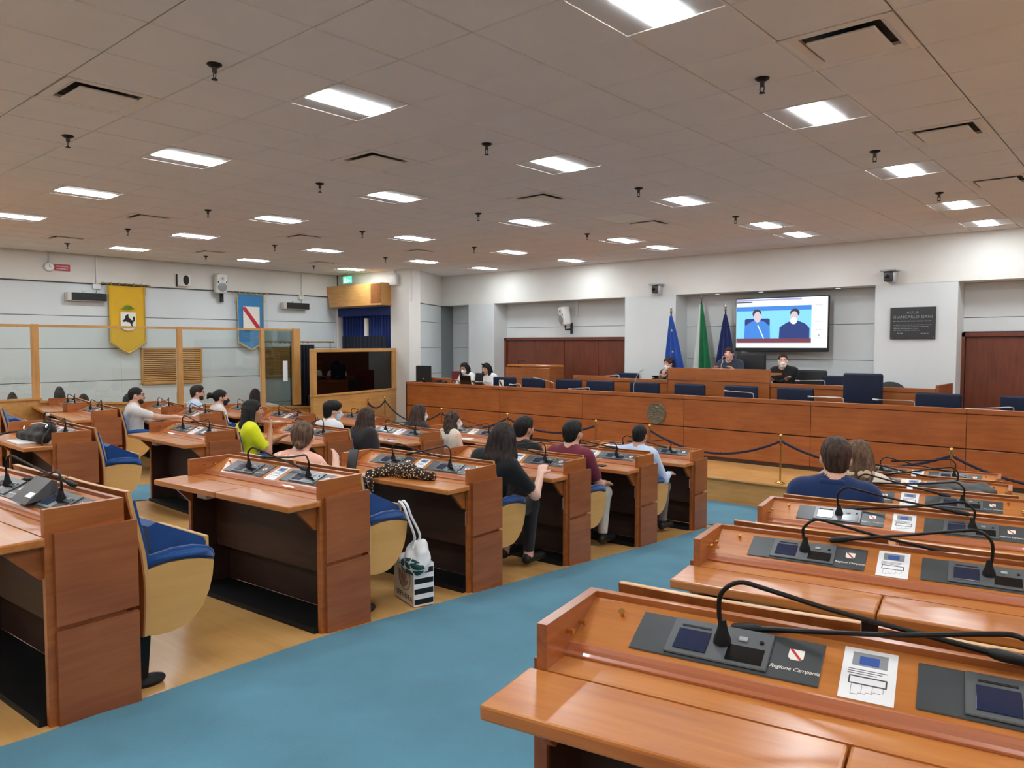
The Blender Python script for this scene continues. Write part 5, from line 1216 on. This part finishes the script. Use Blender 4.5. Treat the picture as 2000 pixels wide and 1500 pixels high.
# bags by the seat in front of desk B
bx_, by_ = -3.685, 3.25
sb_ = thing('paper_bag', 'beige shopping bag with leaf print and black striped side on the floor', 'shopping bag', (bx_, by_, fl(bx_, by_) + .012), R_(-16))
MB().prism([(-.15, -.07), (.15, -.07), (.15, .07), (-.15, .07)], 'z', 0, .27).build('bag_body', 'tan_paper', sb_)
MB().box(.15, .152, -.07, .07, 0, .27).build('side_gusset', 'paper', sb_)
for k in range(4): MB().box(.152, .1532, -.066, .066, .012 + k * .066, .046 + k * .066).build('stripe', 'black', sb_)
text_obj('SEPHORA', .05, 'black', sb_, Matrix.Translation((0.01, -.0712, .04)) @ Matrix.Rotation(PI / 2, 4, 'X'), space=1.15)
m = MB(); m.tube([(.02 + .085 * math.cos(q), -.0712, .165 + .085 * math.sin(q)) for q in [i * PI / 12 for i in range(25)]], .004, 5, False); m.build('print_ring', 'tan_print', sb_)
for k in range(6):
    a_ = R_(30 + 24 * k); MB().prism([(.0, .09), (math.cos(a_) * .05 - .012, .09 + math.sin(a_) * .07), (math.cos(a_) * .08, .09 + math.sin(a_) * .14), (math.cos(a_) * .05 + .014, .09 + math.sin(a_) * .06)], 'y', -.0722, -.0712).build('leaf_print', 'tan_print', sb_)
tb_ = thing('tote_bag', 'white cloth tote with teal leaf print slumped in the striped shopping bag', 'tote bag', (bx_, by_, fl(bx_, by_) + .012), R_(-16))
TB = [cap((.02, -.03, .25), (.11, -.02, .26), .075, .078, 0, .06), cap((.05, 0, .31), (.12, 0, .33), .062, .055, 0, .05), cap((.07, 0, .36), (.11, .01, .385), .045, .03, 0, .03), cap((.03, -.02, .33), (.06, -.02, .37), .03, .02, 0, .03)]
crease = lambda X: .007 * np.sin(46 * X[..., 0] + 38 * X[..., 2] + 20 * X[..., 1]) * np.sin(30 * X[..., 1] - 40 * X[..., 2] + 1)
V, F, _ = sdf_mesh(TB, .008, [lambda X: .215 - X[..., 2] + .0 * X[..., 0]], crease); np_obj('bag_body', V, F, ['top_white'], tb_)
TL = [('c', p[1], p[2], p[3] + .0025, p[4] + .0025, 0, .07) for p in TB]
V, F, _ = sdf_mesh(TL, .006, [lambda X: np.linalg.norm((X - np.array((.12, -.09, .25))) / np.array((.11, .10, .06)), axis=-1) * .06 - .06, lambda X: .006 - np.abs(np.sin(60 * X[..., 0] + 75 * X[..., 2]) * .02 + np.sin(50 * X[..., 0] - 62 * X[..., 2]) * .016)], crease); np_obj('leaf_print', V, F, ['teal_print'], tb_)
hook = CHAIRS['B', 1]; Mi_ = (Matrix.Translation((bx_, by_, fl(bx_, by_) + .012)) @ Matrix.Rotation(R_(-16), 4, 'Z')).inverted()
CL = lambda x, y, z: Mi_ @ (Matrix.Translation(hook.location) @ Matrix.Rotation(hook.rotation_euler.z, 4, 'Z') @ Vector((x, y, z)))
for dx in (-.016, .016):
    MB().tube(spline([tuple(CL(.20, .215 + dx * .4, .60)), tuple(CL(.222, .20 + dx, .642)), tuple(CL(.29, .17 + dx, .628)), tuple(CL(.315, .18 + dx, .56)), tuple(CL(.325, .24 + dx * 1.5, .42)), (.065 + dx * 1.6, -.045, .36), (.07 + dx * 1.6, -.04, .30)]), .0085, 6).build('handle', 'top_white', tb_, True)
# raised grey display on the nearest left desk
p, a_ = on_desk('A', .03, .19, .80); du_ = thing('display_unit', 'tilted grey display unit with white label on a desk console', 'display unit', p, a_)
MB().prism([(-.08, -.01), (.06, .01), (.05, .075), (.03, .085)], 'x', -.02, .15).build('housing', 'module', du_); MB().prism([(-.055, .012), (-.02, .035), (-.022, .038), (-.057, .015)], 'x', .08, .14).build('label_tag', 'paper', du_)
# phones, papers and pens
def phone(loc, rz, lab, tilt=None):
    r = thing('mobile_phone', lab, 'phone', loc, rz); MB().rbox(-.037, .037, -.075, .075, 0, .009, .004, 2).build('case', 'black', r, True); MB().box(-.034, .034, -.07, .07, .009, .0096).build('screen', 'black_gloss', r)
    if tilt: r.rotation_euler = (tilt, 0, rz)
    return r
p, a_ = on_desk('E', .30, -.10); phone(p, a_ + 1.4, 'black phone lying on the desk by the maroon-shirted man')
p, a_ = on_desk('E', .12, -.13); phone(p, a_ + .1, 'phone with grey screen lying beside the maroon-shirted man')
r0 = dpos('B', -.34, .60); tb = DESKS['B'].rotation_euler.z
ph = Vector((r0.x + .03 * math.cos(tb) - .49 * math.sin(tb), r0.y + .03 * math.sin(tb) + .49 * math.cos(tb), fl(r0.x, r0.y) + .80)); r = phone(ph, tb + .3, 'phone held up by the woman in pink dotted top'); r.rotation_euler = (R_(65), 0, tb + .5)
def paper(name, u, v, lab, rz=.1, w_=.21, h_=.15, z=HW):
    p, a_ = on_desk(name, u, v, z + .0006); r = thing('paper_sheet', lab, 'paper', p, a_ + rz, 'loose papers on the desks'); MB().box(-w_ / 2, w_ / 2, -h_ / 2, h_ / 2, 0, .0015).build('sheet', 'paper', r); return r
paper('G5', .25, -.12, 'white sheet lying under a pen on the desk', -.25, .16, .10)
p, a_ = on_desk('G5', .26, -.12, HW + .002); pe = thing('pen', 'dark pen lying on a white sheet', 'pen', p, a_ + .25); MB().tube([(-.07, 0, .005), (.06, 0, .005), (.072, 0, .004)], [.005, .005, .001], 7).build('barrel', 'print_blue', pe, True)
p, a_ = on_desk('G5', -.22, -.07, HW); cs = thing('eyeglass_case', 'dark brown case lying on the desk before the long-haired woman', 'case', p, a_ + .5); MB().rbox(-.09, .09, -.03, .03, 0, .035, .012, 3).build('case_body', 'top_dark', cs, True)
paper('K5', .2, -.06, 'white printed sheet on the desk behind the pink-topped woman', .2, .14, .12)
p, a_ = on_desk('K5', -.35, -.05, HW); fo = thing('folder', 'dark folder on the desk before the yellow-topped woman', 'folder', p, a_ + .1); MB().rbox(-.17, .17, -.06, .06, 0, .012, .003, 1).build('cover', 'leather_red', fo)
paper('K4', -.35, -.08, 'white sheet under the reaching man\'s hand', .0, .16, .14)
paper('G6', .2, -.12, 'white sheet with red pen beside the curly-haired woman', .2, .2, .12)
paper('F', -.40, .19, 'large white sheet lying on the console at the front desk', .0, .26, .12, .815)
# grey jacket on the suited man's second desk
p, a_ = on_desk('R5', .30, .10, HW); jk = thing('folded_jacket', 'grey jacket bundled on the console of a desk', 'jacket', p, a_)
blob('cloth', [cap((-.22, .06, .06), (.24, .07, .055), .03, .03, 0, .04), cap((-.12, -.01, .03), (.28, .0, .03), .03, .028, 0, .04), cap((-.1, .1, .085), (.2, .11, .08), .025, .025, 0, .04)], 'jacket_grey', jk, .01, lambda X: .009 * np.sin(32 * X[..., 0] + 18 * X[..., 1]) * np.sin(26 * X[..., 1] + 9 * X[..., 2]))
# sunglasses pushed up on the clerk's head
